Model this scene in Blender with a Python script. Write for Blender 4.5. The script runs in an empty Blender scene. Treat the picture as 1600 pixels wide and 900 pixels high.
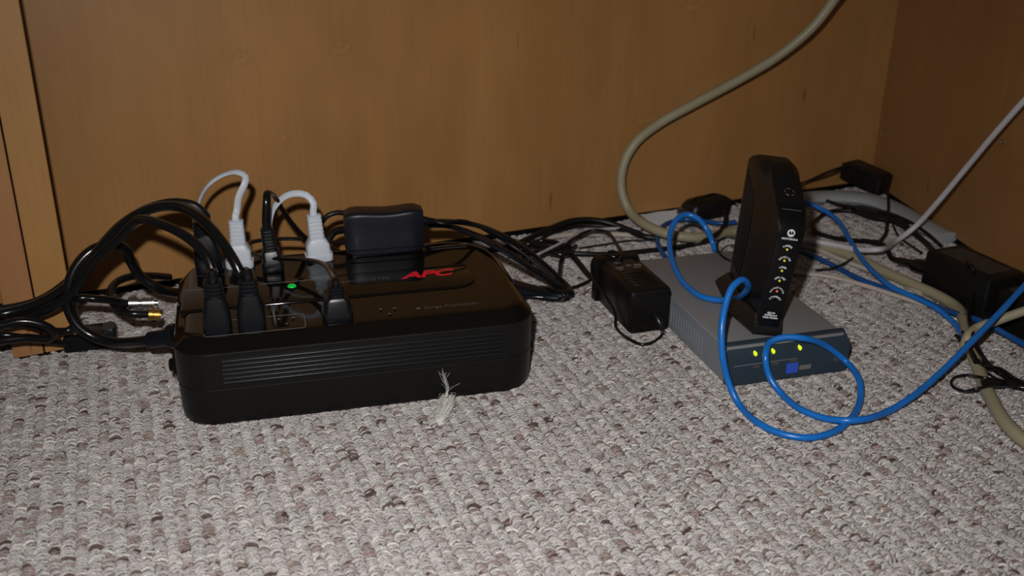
import bpy, bmesh, math, random
import numpy as np
from mathutils import Vector, Matrix

random.seed(7)
np.random.seed(7)
S = bpy.context.scene
COL = S.collection

# ------------------------------------------------------------------ camera
F_PX = 1600.0
CAM_H = 0.49
_t, _r = math.radians(23.5), math.radians(0.7)
_a = math.atan(-672.0 / (F_PX / math.cos(_t)))
_F = Vector((math.sin(-_a), math.cos(-_a), 0)); _R = Vector((math.cos(-_a), -math.sin(-_a), 0)); _U = Vector((0, 0, 1))
FW = _F * math.cos(_t) - _U * math.sin(_t)
_up = _F * math.sin(_t) + _U * math.cos(_t)
RR = _R * math.cos(_r) + _up * math.sin(_r)
UU = -_R * math.sin(_r) + _up * math.cos(_r)
CAMP = Vector((0, 0, CAM_H))
cd = bpy.data.cameras.new('camera')
cam = bpy.data.objects.new('camera', cd); COL.objects.link(cam)
cam.matrix_world = Matrix(((RR.x, UU.x, -FW.x, 0), (RR.y, UU.y, -FW.y, 0), (RR.z, UU.z, -FW.z, CAM_H), (0, 0, 0, 1)))
cd.lens = 36.0; cd.sensor_width = 36.0; cd.clip_start = 0.02; cd.clip_end = 50
cd.dof.use_dof = True; cd.dof.focus_distance = 1.0; cd.dof.aperture_fstop = 7.0
S.camera = cam

# ------------------------------------------------------------------ world, lights, exposure
w = bpy.data.worlds.new('world'); S.world = w; w.use_nodes = True
w.node_tree.nodes['Background'].inputs[0].default_value = (0.85, 0.92, 1.0, 1)
w.node_tree.nodes['Background'].inputs[1].default_value = 0.035
S.view_settings.view_transform = 'Standard'
S.view_settings.look = 'None'
S.view_settings.gamma = 1.0
S.view_settings.use_curve_mapping = False
S.view_settings.exposure = 0.0
S.cycles.caustics_reflective = True
S.cycles.blur_glossy = 0.0
# the camera's flash, just above and to the left of the lens
fl = bpy.data.lights.new('camera_flash', 'SPOT')
fl.energy = 32.5; fl.color = (1.0, 0.965, 0.935); fl.shadow_soft_size = 0.012
fl.spot_size = math.radians(100); fl.spot_blend = 1.0
flo = bpy.data.objects.new('camera_flash', fl); COL.objects.link(flo)
flo.location = CAMP + RR * (-0.045) + UU * 0.085
_tgt = Vector((0.33, 0.80, 0.0))
flo.rotation_euler = (_tgt - flo.location).to_track_quat('-Z', 'Y').to_euler()
flo['kind'] = 'helper'

# ------------------------------------------------------------------ ray helpers: a picture point at a known height or depth
def ray(px, py):
    return FW + RR * ((px - 800) / F_PX) + UU * ((450 - py) / F_PX)
def at(px, py, z=0.0):
    d = ray(px, py); return CAMP + d * ((z - CAM_H) / d.z)
def aty(px, py, y):
    d = ray(px, py); return CAMP + d * (y / d.y)
def on_plane(px, py, o, n):
    d = ray(px, py); return CAMP + d * ((o - CAMP).dot(n) / d.dot(n))
def P(*a):
    """(px,py,z) height given, or (px,py,'y',depth)"""
    if a[2] == 'y': return aty(a[0], a[1], a[3])
    return at(*a)

# ------------------------------------------------------------------ materials
def mat(name, col=(0.5, 0.5, 0.5), rough=0.5, spec=0.5, emit=None, es=0.0, metal=0.0, coat=0.0):
    m = bpy.data.materials.new(name); m.use_nodes = True
    b = m.node_tree.nodes['Principled BSDF']
    b.inputs['Base Color'].default_value = (*col, 1)
    b.inputs['Roughness'].default_value = rough
    b.inputs['Specular IOR Level'].default_value = spec
    b.inputs['Metallic'].default_value = metal
    b.inputs['Coat Weight'].default_value = coat
    b.inputs['Coat Roughness'].default_value = 0.08
    if emit:
        b.inputs['Emission Color'].default_value = (*emit, 1)
        b.inputs['Emission Strength'].default_value = es
    return m
def add_noise(m, scale=60.0, amt=0.25, bump=0.0, bscale=None, rough_amt=0.0):
    """faint tone variation and fine relief"""
    nt = m.node_tree; b = nt.nodes['Principled BSDF']
    tc = nt.nodes.new('ShaderNodeTexCoord')
    n = nt.nodes.new('ShaderNodeTexNoise'); n.inputs['Scale'].default_value = scale; n.inputs['Detail'].default_value = 4
    nt.links.new(tc.outputs['Object'], n.inputs['Vector'])
    c = b.inputs['Base Color'].default_value
    mx = nt.nodes.new('ShaderNodeMix'); mx.data_type = 'RGBA'
    mx.inputs[6].default_value = (c[0] * (1 - amt), c[1] * (1 - amt), c[2] * (1 - amt), 1)
    mx.inputs[7].default_value = (min(1, c[0] * (1 + amt)), min(1, c[1] * (1 + amt)), min(1, c[2] * (1 + amt)), 1)
    nt.links.new(n.outputs['Fac'], mx.inputs[0]); nt.links.new(mx.outputs[2], b.inputs['Base Color'])
    if rough_amt:
        r0 = b.inputs['Roughness'].default_value
        mr = nt.nodes.new('ShaderNodeMapRange'); mr.inputs[3].default_value = max(0.02, r0 - rough_amt); mr.inputs[4].default_value = r0 + rough_amt
        nt.links.new(n.outputs['Fac'], mr.inputs[0]); nt.links.new(mr.outputs[0], b.inputs['Roughness'])
    if bump:
        n2 = nt.nodes.new('ShaderNodeTexNoise'); n2.inputs['Scale'].default_value = bscale or 900; n2.inputs['Detail'].default_value = 2
        nt.links.new(tc.outputs['Object'], n2.inputs['Vector'])
        bp = nt.nodes.new('ShaderNodeBump'); bp.inputs['Strength'].default_value = bump; bp.inputs['Distance'].default_value = 0.0005
        nt.links.new(n2.outputs['Fac'], bp.inputs['Height']); nt.links.new(bp.outputs[0], b.inputs['Normal'])
    return m
M = {}
M['gloss_black'] = add_noise(mat('gloss_black', (0.0050, 0.0038, 0.003), 0.075, 0.30), 25, 0.15, rough_amt=0.02)
M['matt_black'] = add_noise(mat('matt_black', (0.0065, 0.0065, 0.0062), 0.40, 0.3), 80, 0.15, 0.25, 1800)
M['vent_black'] = add_noise(mat('vent_black', (0.011, 0.011, 0.013), 0.28, 0.35), 80, 0.1)
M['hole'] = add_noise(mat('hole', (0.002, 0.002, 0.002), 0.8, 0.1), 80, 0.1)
M['cord'] = add_noise(mat('cord', (0.005, 0.005, 0.0055), 0.22, 0.5), 40, 0.2, 0.1, 700)
M['cord_dull'] = add_noise(mat('cord_dull', (0.005, 0.005, 0.0055), 0.42, 0.4), 40, 0.2, 0.1, 700)
M['plug_black'] = add_noise(mat('plug_black', (0.0052, 0.006, 0.008), 0.30, 0.38), 60, 0.15, 0.15, 1500)
M['navy_black'] = add_noise(mat('navy_black', (0.0065, 0.0075, 0.012), 0.36, 0.35), 60, 0.12, 0.2, 1500)
M['modem_black'] = add_noise(mat('modem_black', (0.006, 0.0052, 0.0048), 0.36, 0.32), 60, 0.12, 0.12, 1800)
M['modem_bezel'] = add_noise(mat('modem_bezel', (0.0035, 0.0035, 0.004), 0.25, 0.45), 60, 0.12)
M['white_plastic'] = add_noise(mat('white_plastic', (0.50, 0.54, 0.60), 0.42, 0.4), 60, 0.06)
M['white_cable'] = add_noise(mat('white_cable', (0.50, 0.49, 0.52), 0.40, 0.4), 60, 0.08)
M['white_print'] = add_noise(mat('white_print', (0.62, 0.64, 0.66), 0.5, 0.3), 60, 0.05)
M['grey_print'] = add_noise(mat('grey_print', (0.16, 0.15, 0.14), 0.4, 0.3), 60, 0.05)
M['dim_print'] = add_noise(mat('dim_print', (0.07, 0.065, 0.06), 0.4, 0.3), 60, 0.05)
M['red_print'] = add_noise(mat('red_print', (0.80, 0.012, 0.03), 0.35, 0.4), 60, 0.05)
M['blue_cable'] = add_noise(mat('blue_cable', (0.008, 0.145, 0.52), 0.30, 0.5), 50, 0.12, 0.1, 500)
M['blue_dark'] = add_noise(mat('blue_dark', (0.005, 0.065, 0.23), 0.33, 0.5), 50, 0.12)
M['beige_cable'] = add_noise(mat('beige_cable', (0.29, 0.26, 0.17), 0.45, 0.4), 30, 0.12, 0.1, 400)
M['pale_cable'] = add_noise(mat('pale_cable', (0.42, 0.37, 0.33), 0.5, 0.3), 30, 0.12)
M['grey_sleeve'] = add_noise(mat('grey_sleeve', (0.29, 0.315, 0.33), 0.45, 0.4), 20, 0.15)
M['paper'] = add_noise(mat('paper', (0.74, 0.80, 0.86), 0.7, 0.2), 15, 0.08)
M['case_grey'] = add_noise(mat('case_grey', (0.19, 0.188, 0.192), 0.45, 0.45), 25, 0.06, 0.1, 2200)
M['case_side'] = add_noise(mat('case_side', (0.19, 0.215, 0.245), 0.5, 0.4), 25, 0.06, 0.1, 2200)
M['case_bezel'] = add_noise(mat('case_bezel', (0.022, 0.036, 0.052), 0.42, 0.4), 40, 0.08, 0.1, 1500)
M['blue_badge'] = add_noise(mat('blue_badge', (0.035, 0.09, 0.55), 0.4, 0.4), 40, 0.06)
M['chrome'] = add_noise(mat('chrome', (0.45, 0.46, 0.46), 0.32, 0.5, metal=1.0), 90, 0.1, rough_amt=0.08)
M['brass'] = add_noise(mat('brass', (0.62, 0.36, 0.09), 0.36, 0.5, metal=1.0), 90, 0.15, rough_amt=0.08)
M['steel'] = add_noise(mat('steel', (0.35, 0.34, 0.32), 0.4, 0.5, metal=1.0), 90, 0.2)
M['green_led'] = mat('green_led', (0.0, 0.25, 0.04), 0.12, 0.5, (0.02, 0.9, 0.08), 0.25)
M['yellow_led'] = mat('yellow_led', (0.6, 0.7, 0.02), 0.3, 0.5, (0.85, 1.0, 0.04), 0.5)
M['amber_led'] = mat('amber_led', (0.4, 0.36, 0.02), 0.3, 0.5, (0.55, 0.5, 0.02), 0.55)
M['red_led'] = mat('red_led', (0.5, 0.08, 0.02), 0.3, 0.5, (0.9, 0.14, 0.03), 0.5)
M['dust'] = add_noise(mat('dust', (0.62, 0.62, 0.57), 0.95, 0.1), 200, 0.2)

def wood_mat(name, light, dark, knots=(), seed=0.0):
    """maple veneer, grain running up Z of the panel's own coordinates (X along, Z up)"""
    m = bpy.data.materials.new(name); m.use_nodes = True
    nt = m.node_tree; b = nt.nodes['Principled BSDF']; L = nt.links.new; N = nt.nodes.new
    tc = N('ShaderNodeTexCoord')
    off = N('ShaderNodeVectorMath'); off.operation = 'ADD'; off.inputs[1].default_value = (seed, 0, seed * 0.37)
    L(tc.outputs['Object'], off.inputs[0])
    def stretched(sx, sz, scale, detail, dist=0.0):
        mp = N('ShaderNodeMapping'); mp.inputs['Scale'].default_value = (sx, sx, sz)
        n = N('ShaderNodeTexNoise'); n.inputs['Scale'].default_value = scale; n.inputs['Detail'].default_value = detail
        n.inputs['Distortion'].default_value = dist
        L(off.outputs[0], mp.inputs[0]); L(mp.outputs[0], n.inputs['Vector']); return n
    broad = stretched(1, 0.12, 9, 3, 0.3)
    fine = stretched(1, 0.03, 260, 3)
    fleck = stretched(1, 0.13, 80, 0)
    mott = stretched(1, 0.5, 14, 3, 0.8)
    ramp = N('ShaderNodeValToRGB'); ramp.color_ramp.elements[0].position = 0.3; ramp.color_ramp.elements[1].position = 0.72
    ramp.color_ramp.elements[0].color = (*dark, 1); ramp.color_ramp.elements[1].color = (*light, 1)
    L(broad.outputs['Fac'], ramp.inputs[0])
    def mul(col_out, fac_node, lo, hi, a, bb):
        mr = N('ShaderNodeMapRange'); mr.inputs[1].default_value = lo; mr.inputs[2].default_value = hi
        mr.inputs[3].default_value = a; mr.inputs[4].default_value = bb
        L(fac_node, mr.inputs[0])
        v = N('ShaderNodeVectorMath'); v.operation = 'SCALE'; L(col_out, v.inputs[0]); L(mr.outputs[0], v.inputs['Scale'])
        return v.outputs[0]
    c = mul(ramp.outputs[0], fine.outputs['Fac'], 0.3, 0.7, 0.95, 1.04)
    c = mul(c, mott.outputs['Fac'], 0.3, 0.7, 0.93, 1.06)
    fl_ = N('ShaderNodeMapRange'); fl_.inputs[1].default_value = 0.80; fl_.inputs[2].default_value = 0.86
    L(fleck.outputs['Fac'], fl_.inputs[0])
    mx = N('ShaderNodeMix'); mx.data_type = 'RGBA'; L(fl_.outputs[0], mx.inputs[0]); L(c, mx.inputs[6])
    mx.inputs[7].default_value = (dark[0] * 0.42, dark[1] * 0.30, dark[2] * 0.25, 1)
    c = mx.outputs[2]
    for (kx, kz, rx, rz) in knots:      # small burls in the veneer: a dark fleck inside a pale swirl
        d = N('ShaderNodeVectorMath'); d.operation = 'SUBTRACT'; d.inputs[1].default_value = (kx, 0, kz); L(tc.outputs['Object'], d.inputs[0])
        s = N('ShaderNodeVectorMath'); s.operation = 'MULTIPLY'; s.inputs[1].default_value = (1 / rx, 0, 1 / rz); L(d.outputs[0], s.inputs[0])
        nn = N('ShaderNodeTexNoise'); nn.inputs['Scale'].default_value = 1.3; nn.inputs['Detail'].default_value = 3; L(s.outputs[0], nn.inputs['Vector'])
        ad = N('ShaderNodeVectorMath'); ad.operation = 'MULTIPLY_ADD'; ad.inputs[1].default_value = (2.2, 0, 2.2); ad.inputs[2].default_value = (-1.1, 0, -1.1)
        L(nn.outputs['Color'], ad.inputs[0])
        s2 = N('ShaderNodeVectorMath'); s2.operation = 'ADD'; L(s.outputs[0], s2.inputs[0]); L(ad.outputs[0], s2.inputs[1])
        ln = N('ShaderNodeVectorMath'); ln.operation = 'LENGTH'; L(s2.outputs[0], ln.inputs[0])
        r = N('ShaderNodeValToRGB'); e = r.color_ramp.elements
        e[0].position = 0.0; e[0].color = (0.35, 0.35, 0.35, 1); e[1].position = 1.0; e[1].color = (0.5, 0.5, 0.5, 1)
        e2 = r.color_ramp.elements.new(0.06); e2.color = (0.38, 0.38, 0.38, 1)
        e3 = r.color_ramp.elements.new(0.2); e3.color = (0.57, 0.57, 0.57, 1)
        e4 = r.color_ramp.elements.new(0.6); e4.color = (0.46, 0.46, 0.46, 1)
        L(ln.outputs['Value'], r.inputs[0])
        c = mul(c, r.outputs[0], 0, 1, 0.0, 2.0)
    L(c, b.inputs['Base Color'])
    b.inputs['Roughness'].default_value = 0.38
    b.inputs['Specular IOR Level'].default_value = 0.35
    bp = N('ShaderNodeBump'); bp.inputs['Strength'].default_value = 0.12; bp.inputs['Distance'].default_value = 0.0003
    L(fine.outputs['Fac'], bp.inputs['Height']); L(bp.outputs[0], b.inputs['Normal'])
    return m

# ------------------------------------------------------------------ mesh helpers
def mesh_obj(name, bm_or_me, material, parent=None, smooth=True, loc=None):
    if isinstance(bm_or_me, bmesh.types.BMesh):
        me = bpy.data.meshes.new(name); bmesh.ops.recalc_face_normals(bm_or_me, faces=bm_or_me.faces[:])
        bm_or_me.to_mesh(me); bm_or_me.free()
    else: me = bm_or_me
    if smooth:
        me.polygons.foreach_set('use_smooth', [True] * len(me.polygons))
        try: me.set_sharp_from_angle(angle=math.radians(38))
        except Exception: pass
    if material is not None: me.materials.append(material)
    o = bpy.data.objects.new(name, me); COL.objects.link(o)
    if parent is not None: o.parent = parent
    if loc is not None: o.location = loc
    return o
def thing(name, label, cat, loc=(0, 0, 0), rot=(0, 0, 0), group=None):
    o = bpy.data.objects.new(name, None); COL.objects.link(o)
    o.empty_display_size = 0.02
    o.location = loc; o.rotation_euler = rot
    o['label'] = label; o['category'] = cat
    if group: o['group'] = group
    return o
def tag(o, label, cat, group=None, kind=None):
    o['label'] = label; o['category'] = cat
    if group: o['group'] = group
    if kind: o['kind'] = kind
    return o
def rrect(x0, x1, y0, y1, r, n=6):
    """rounded rectangle outline, r = one radius or four (x0y0, x1y0, x1y1, x0y1)"""
    if not hasattr(r, '__len__'): r = (r,) * 4
    pts = []
    for (cx, cy, sx, sy, rad, a0) in ((x0, y0, 1, 1, r[0], 180), (x1, y0, -1, 1, r[1], 270), (x1, y1, -1, -1, r[2], 0), (x0, y1, 1, -1, r[3], 90)):
        ox, oy = cx + sx * rad, cy + sy * rad
        for i in range(n + 1):
            a = math.radians(a0 + 90 * i / n); pts.append((ox + rad * math.cos(a), oy + rad * math.sin(a)))
    return pts
def loft(rings, cap0=True, cap1=True, bm=None, closed=True):
    """rings: lists of Vector of equal length"""
    bm = bm or bmesh.new(); vs = []
    for r in rings: vs.append([bm.verts.new(p) for p in r])
    n = len(rings[0])
    for a, b in zip(vs[:-1], vs[1:]):
        for i in range(n if closed else n - 1):
            j = (i + 1) % n
            try: bm.faces.new((a[i], a[j], b[j], b[i]))
            except ValueError: pass
    if cap0: bm.faces.new(vs[0][::-1])
    if cap1: bm.faces.new(vs[-1])
    return bm
def rr_loft(levels, r, n=5, bm=None):
    """levels: (z, x0, x1, y0, y1) rounded-rect sections up Z; r radius"""
    rings = []
    for lv in levels:
        z, x0, x1, y0, y1 = lv[:5]; rad = lv[5] if len(lv) > 5 else r
        rings.append([Vector((x, y, z)) for x, y in rrect(x0, x1, y0, y1, rad, n)])
    return loft(rings, bm=bm)
def box_bm(x0, x1, y0, y1, z0, z1, bev=0.0, seg=2, bm=None):
    own = bm is None
    b = bmesh.new()
    bmesh.ops.create_cube(b, size=1.0)
    for v in b.verts:
        v.co = Vector((x0 + (v.co.x + .5) * (x1 - x0), y0 + (v.co.y + .5) * (y1 - y0), z0 + (v.co.z + .5) * (z1 - z0)))
    if bev: bmesh.ops.bevel(b, geom=b.edges[:], offset=bev, segments=seg, profile=0.6, affect='EDGES')
    if own: return b
    me = bpy.data.meshes.new('t'); b.to_mesh(me); b.free(); bm.from_mesh(me); bpy.data.meshes.remove(me); return bm
def catmull(pts, step=0.004):
    p = [pts[0] + (pts[0] - pts[1])] + list(pts) + [pts[-1] + (pts[-1] - pts[-2])]
    out = []
    for i in range(1, len(p) - 2):
        a, b, c, d = p[i - 1], p[i], p[i + 1], p[i + 2]
        # centripetal parametrisation
        t0 = 0.0; t1 = t0 + max((b - a).length, 1e-6) ** .5; t2 = t1 + max((c - b).length, 1e-6) ** .5; t3 = t2 + max((d - c).length, 1e-6) ** .5
        n = max(2, int((c - b).length / step))
        for k in range(n):
            t = t1 + (t2 - t1) * k / n
            A1 = a * ((t1 - t) / (t1 - t0)) + b * ((t - t0) / (t1 - t0)); A2 = b * ((t2 - t) / (t2 - t1)) + c * ((t - t1) / (t2 - t1))
            A3 = c * ((t3 - t) / (t3 - t2)) + d * ((t - t2) / (t3 - t2))
            B1 = A1 * ((t2 - t) / (t2 - t0)) + A2 * ((t - t0) / (t2 - t0)); B2 = A2 * ((t3 - t) / (t3 - t1)) + A3 * ((t - t1) / (t3 - t1))
            out.append(B1 * ((t2 - t) / (t2 - t1)) + B2 * ((t - t1) / (t2 - t1)))
    out.append(p[-2]); return out
def sweep(pts, ra, rb=None, up=None, n=10, radii=None, bm=None):
    """tube along a polyline; ra across, rb along the carried normal; up = starting normal"""
    rb = rb or ra
    rings = []; nor = Vector(up) if up else None
    for i, p in enumerate(pts):
        t = (pts[min(i + 1, len(pts) - 1)] - pts[max(i - 1, 0)]).normalized()
        if nor is None:
            nor = t.cross(Vector((0, 0, 1)))
            if nor.length < 1e-3: nor = t.cross(Vector((1, 0, 0)))
            nor = nor.cross(t)
        nor = (nor - t * nor.dot(t)).normalized(); bi = t.cross(nor)
        k = radii[i] if radii else 1.0
        rings.append([p + bi * (ra * k * math.cos(2 * math.pi * j / n)) + nor * (rb * k * math.sin(2 * math.pi * j / n)) for j in range(n)])
    return loft(rings, bm=bm)
def path(specs, step=0.004):
    return catmull([s if isinstance(s, Vector) else P(*s) for s in specs], step)
def cable(name, pts, r, m, parent=None, rb=None, up=None, step=0.004, smooth_z=None):
    return mesh_obj(name, sweep(path(pts, step), r, rb, up), m, parent)
def text_mesh(name, s, size, m, parent, mw, shear=0.0, bold=0.0, extrude=0.0001, sx=1.0, align='CENTER', space=1.0):
    cu = bpy.data.curves.new(name, 'FONT'); cu.body = s; cu.size = size; cu.align_x = align; cu.align_y = 'CENTER'
    cu.shear = shear; cu.offset = bold; cu.extrude = extrude; cu.resolution_u = 3; cu.space_character = space
    to = bpy.data.objects.new(name + '_tmp', cu)
    me = bpy.data.meshes.new_from_object(to); bpy.data.objects.remove(to); bpy.data.curves.remove(cu)
    me.transform(Matrix.Diagonal((sx, 1, 1, 1)))
    me.transform(mw); me.materials.clear()
    return mesh_obj(name, me, m, parent, smooth=False)
def frame(o, x, y):
    """matrix placing local XY on a surface: origin o, text right x, text up y"""
    x = Vector(x).normalized(); y = Vector(y); y = (y - x * y.dot(x)).normalized(); z = x.cross(y)
    return Matrix(((x.x, y.x, z.x, o[0]), (x.y, y.y, z.y, o[1]), (x.z, y.z, z.z, o[2]), (0, 0, 0, 1)))

# ================================================================== SETTING
GAP = 0.0075
W1 = at(128, 457, GAP); W2 = at(1360, 282, GAP); R2 = at(1500, 377, GAP)
for v in (W1, W2, R2): v.z = 0
wd = (W2 - W1).normalized()                    # along the back panel
wn = Vector((wd.y, -wd.x, 0))                  # towards the camera
rd = (R2 - W2).normalized()                    # along the right panel, towards the camera
rn = Vector((rd.y, -rd.x, 0))
if rn.x > 0: rn = -rn
PH = 0.72                                      # panel height
# panels stand a little clear of the carpet
def panel(name, o, d, n, length, h, th, m, z0=GAP):
    """upright board, its visible face through o along d, thickness away from n"""
    z = Vector((0, 0, 1))
    b = box_bm(0, length, 0, th, 0, h, 0.0008, 1)
    sgn = 1
    mw = Matrix(((d.x, -n.x, 0, o.x), (d.y, -n.y, 0, o.y), (0, 0, 1, z0), (0, 0, 0, 1)))
    ob = mesh_obj(name, b, m, smooth=False); ob.matrix_world = mw
    ob['kind'] = 'structure'
    return ob
def knot(px, py, rx, rz, o, d, n):
    p = on_plane(px, py, o, n); return ((p - o).dot(d), p.z - GAP, rx, rz)
back_o = W1 - wd * 0.12
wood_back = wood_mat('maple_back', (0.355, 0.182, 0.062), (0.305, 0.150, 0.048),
    knots=[knot(375, 90, .018, .010, back_o, wd, wn), knot(533, 74, .020, .011, back_o, wd, wn), knot(1085, 6, .03, .012, back_o, wd, wn), knot(1010, 185, .03, .008, back_o, wd, wn)])
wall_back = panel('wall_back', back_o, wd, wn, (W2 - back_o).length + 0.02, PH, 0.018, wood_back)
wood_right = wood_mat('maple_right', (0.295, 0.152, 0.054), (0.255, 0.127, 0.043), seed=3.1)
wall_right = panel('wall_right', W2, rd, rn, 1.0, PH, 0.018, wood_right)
# screws
def screw(px, py, o, n, parent):
    p = on_plane(px, py, o, n)
    b = bmesh.new(); r = 0.0035
    loft([[Vector((r * k * math.cos(a), r * k * math.sin(a), z)) for a in [2 * math.pi * i / 14 for i in range(14)]] for k, z in ((1, 0), (1, .0008), (.8, .0013), (.45, .0014), (.35, .0004))], bm=b)
    s = mesh_obj('screw', b, M['steel'])
    zz = n; xx = Vector((0, 0, 1)).cross(zz).normalized(); yy = zz.cross(xx)
    mw = Matrix(((xx.x, yy.x, zz.x, p.x), (xx.y, yy.y, zz.y, p.y), (xx.z, yy.z, zz.z, p.z), (0, 0, 0, 1)))
    s.parent = parent; s.matrix_parent_inverse = parent.matrix_world.inverted(); s.matrix_basis = mw
    return s
for nm, o, d, n, ln in (('gap_shade_1', back_o, wd, wn, (W2 - back_o).length), ('gap_shade_2', W2, rd, rn, 0.9)):   # black strip added for the shade in the gap under the panels
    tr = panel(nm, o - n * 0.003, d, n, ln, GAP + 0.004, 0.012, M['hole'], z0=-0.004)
bpy.context.view_layer.update()
screw(1378, 210, W2, rn, wall_right); screw(1567, 222, W2, rn, wall_right)
# left side of the desk: a thick leg whose front edge faces the camera, made of two boards
pl, pm, pr = at(22, 563), at(70, 553), at(125, 545)
ld = (pr - pl).normalized(); ln_ = Vector((ld.y, -ld.x, 0))
wall_left = bpy.data.objects.new('wall_left', None); COL.objects.link(wall_left); wall_left['kind'] = 'structure'
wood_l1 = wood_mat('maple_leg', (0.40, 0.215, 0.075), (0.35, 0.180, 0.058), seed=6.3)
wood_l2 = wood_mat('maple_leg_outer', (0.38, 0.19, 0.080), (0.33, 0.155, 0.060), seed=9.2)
seam = 0.0008
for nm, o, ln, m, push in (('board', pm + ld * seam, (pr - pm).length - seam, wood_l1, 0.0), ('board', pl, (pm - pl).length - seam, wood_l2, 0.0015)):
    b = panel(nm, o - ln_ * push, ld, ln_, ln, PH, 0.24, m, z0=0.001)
    del b['kind']; b.parent = wall_left
panel('gap_shade_3', pl + ld * 0.004 - ln_ * 0.004, ld, ln_, (pr - pl).length - 0.008, PH - .002, 0.2, M['hole'], z0=-0.003)  # black sheet added behind the boards, stands in for shade in their seam
# carpeted floor: backing slab plus the looped pile
fb = mesh_obj('floor', box_bm(-1.4, 2.2, -0.4, 2.0, -0.012, -0.0048), add_noise(mat('carpet_backing', (0.40, 0.36, 0.33), 0.95, 0.1), 300, 0.4), smooth=False)
fb['kind'] = 'structure'

def carpet_mat():
    m = bpy.data.materials.new('berber_yarn'); m.use_nodes = True
    nt = m.node_tree; b = nt.nodes['Principled BSDF']; L = nt.links.new; N = nt.nodes.new
    a = N('ShaderNodeAttribute'); a.attribute_name = 'tint'; a.attribute_type = 'INSTANCER'
    tc = N('ShaderNodeTexCoord')
    geo = N('ShaderNodeNewGeometry')
    n = N('ShaderNodeTexNoise'); n.inputs['Scale'].default_value = 420; n.inputs['Detail'].default_value = 2
    L(geo.outputs['Position'], n.inputs['Vector'])
    mr = N('ShaderNodeMapRange'); mr.inputs[1].default_value = 0.3; mr.inputs[2].default_value = 0.7; mr.inputs[3].default_value = 0.78; mr.inputs[4].default_value = 1.16
    L(n.outputs['Fac'], mr.inputs[0])
    v = N('ShaderNodeVectorMath'); v.operation = 'SCALE'; L(a.outputs['Color'], v.inputs[0]); L(mr.outputs[0], v.inputs['Scale'])
    # brown strands spun into the yarn
    n3 = N('ShaderNodeTexNoise'); n3.inputs['Scale'].default_value = 260; n3.inputs['Detail'].default_value = 1
    L(geo.outputs['Position'], n3.inputs['Vector'])
    m3 = N('ShaderNodeMapRange'); m3.inputs[1].default_value = 0.70; m3.inputs[2].default_value = 0.74; m3.inputs[4].default_value = 0.75
    L(n3.outputs['Fac'], m3.inputs[0])
    mx = N('ShaderNodeMix'); mx.data_type = 'RGBA'; L(m3.outputs[0], mx.inputs[0]); L(v.outputs[0], mx.inputs[6]); mx.inputs[7].default_value = (0.13, 0.075, 0.06, 1)
    L(mx.outputs[2], b.inputs['Base Color'])
    b.inputs['Roughness'].default_value = 0.95; b.inputs['Specular IOR Level'].default_value = 0.1
    wv = N('ShaderNodeTexWave'); wv.bands_direction = 'DIAGONAL'; wv.inputs['Scale'].default_value = 260; wv.inputs['Distortion'].default_value = 4
    wv.inputs['Detail'].default_value = 2
    L(tc.outputs['Object'], wv.inputs['Vector'])
    bp = N('ShaderNodeBump'); bp.inputs['Strength'].default_value = 0.7; bp.inputs['Distance'].default_value = 0.0006
    L(wv.outputs['Fac'], bp.inputs['Height']); L(bp.outputs[0], b.inputs['Normal'])
    return m
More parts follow.
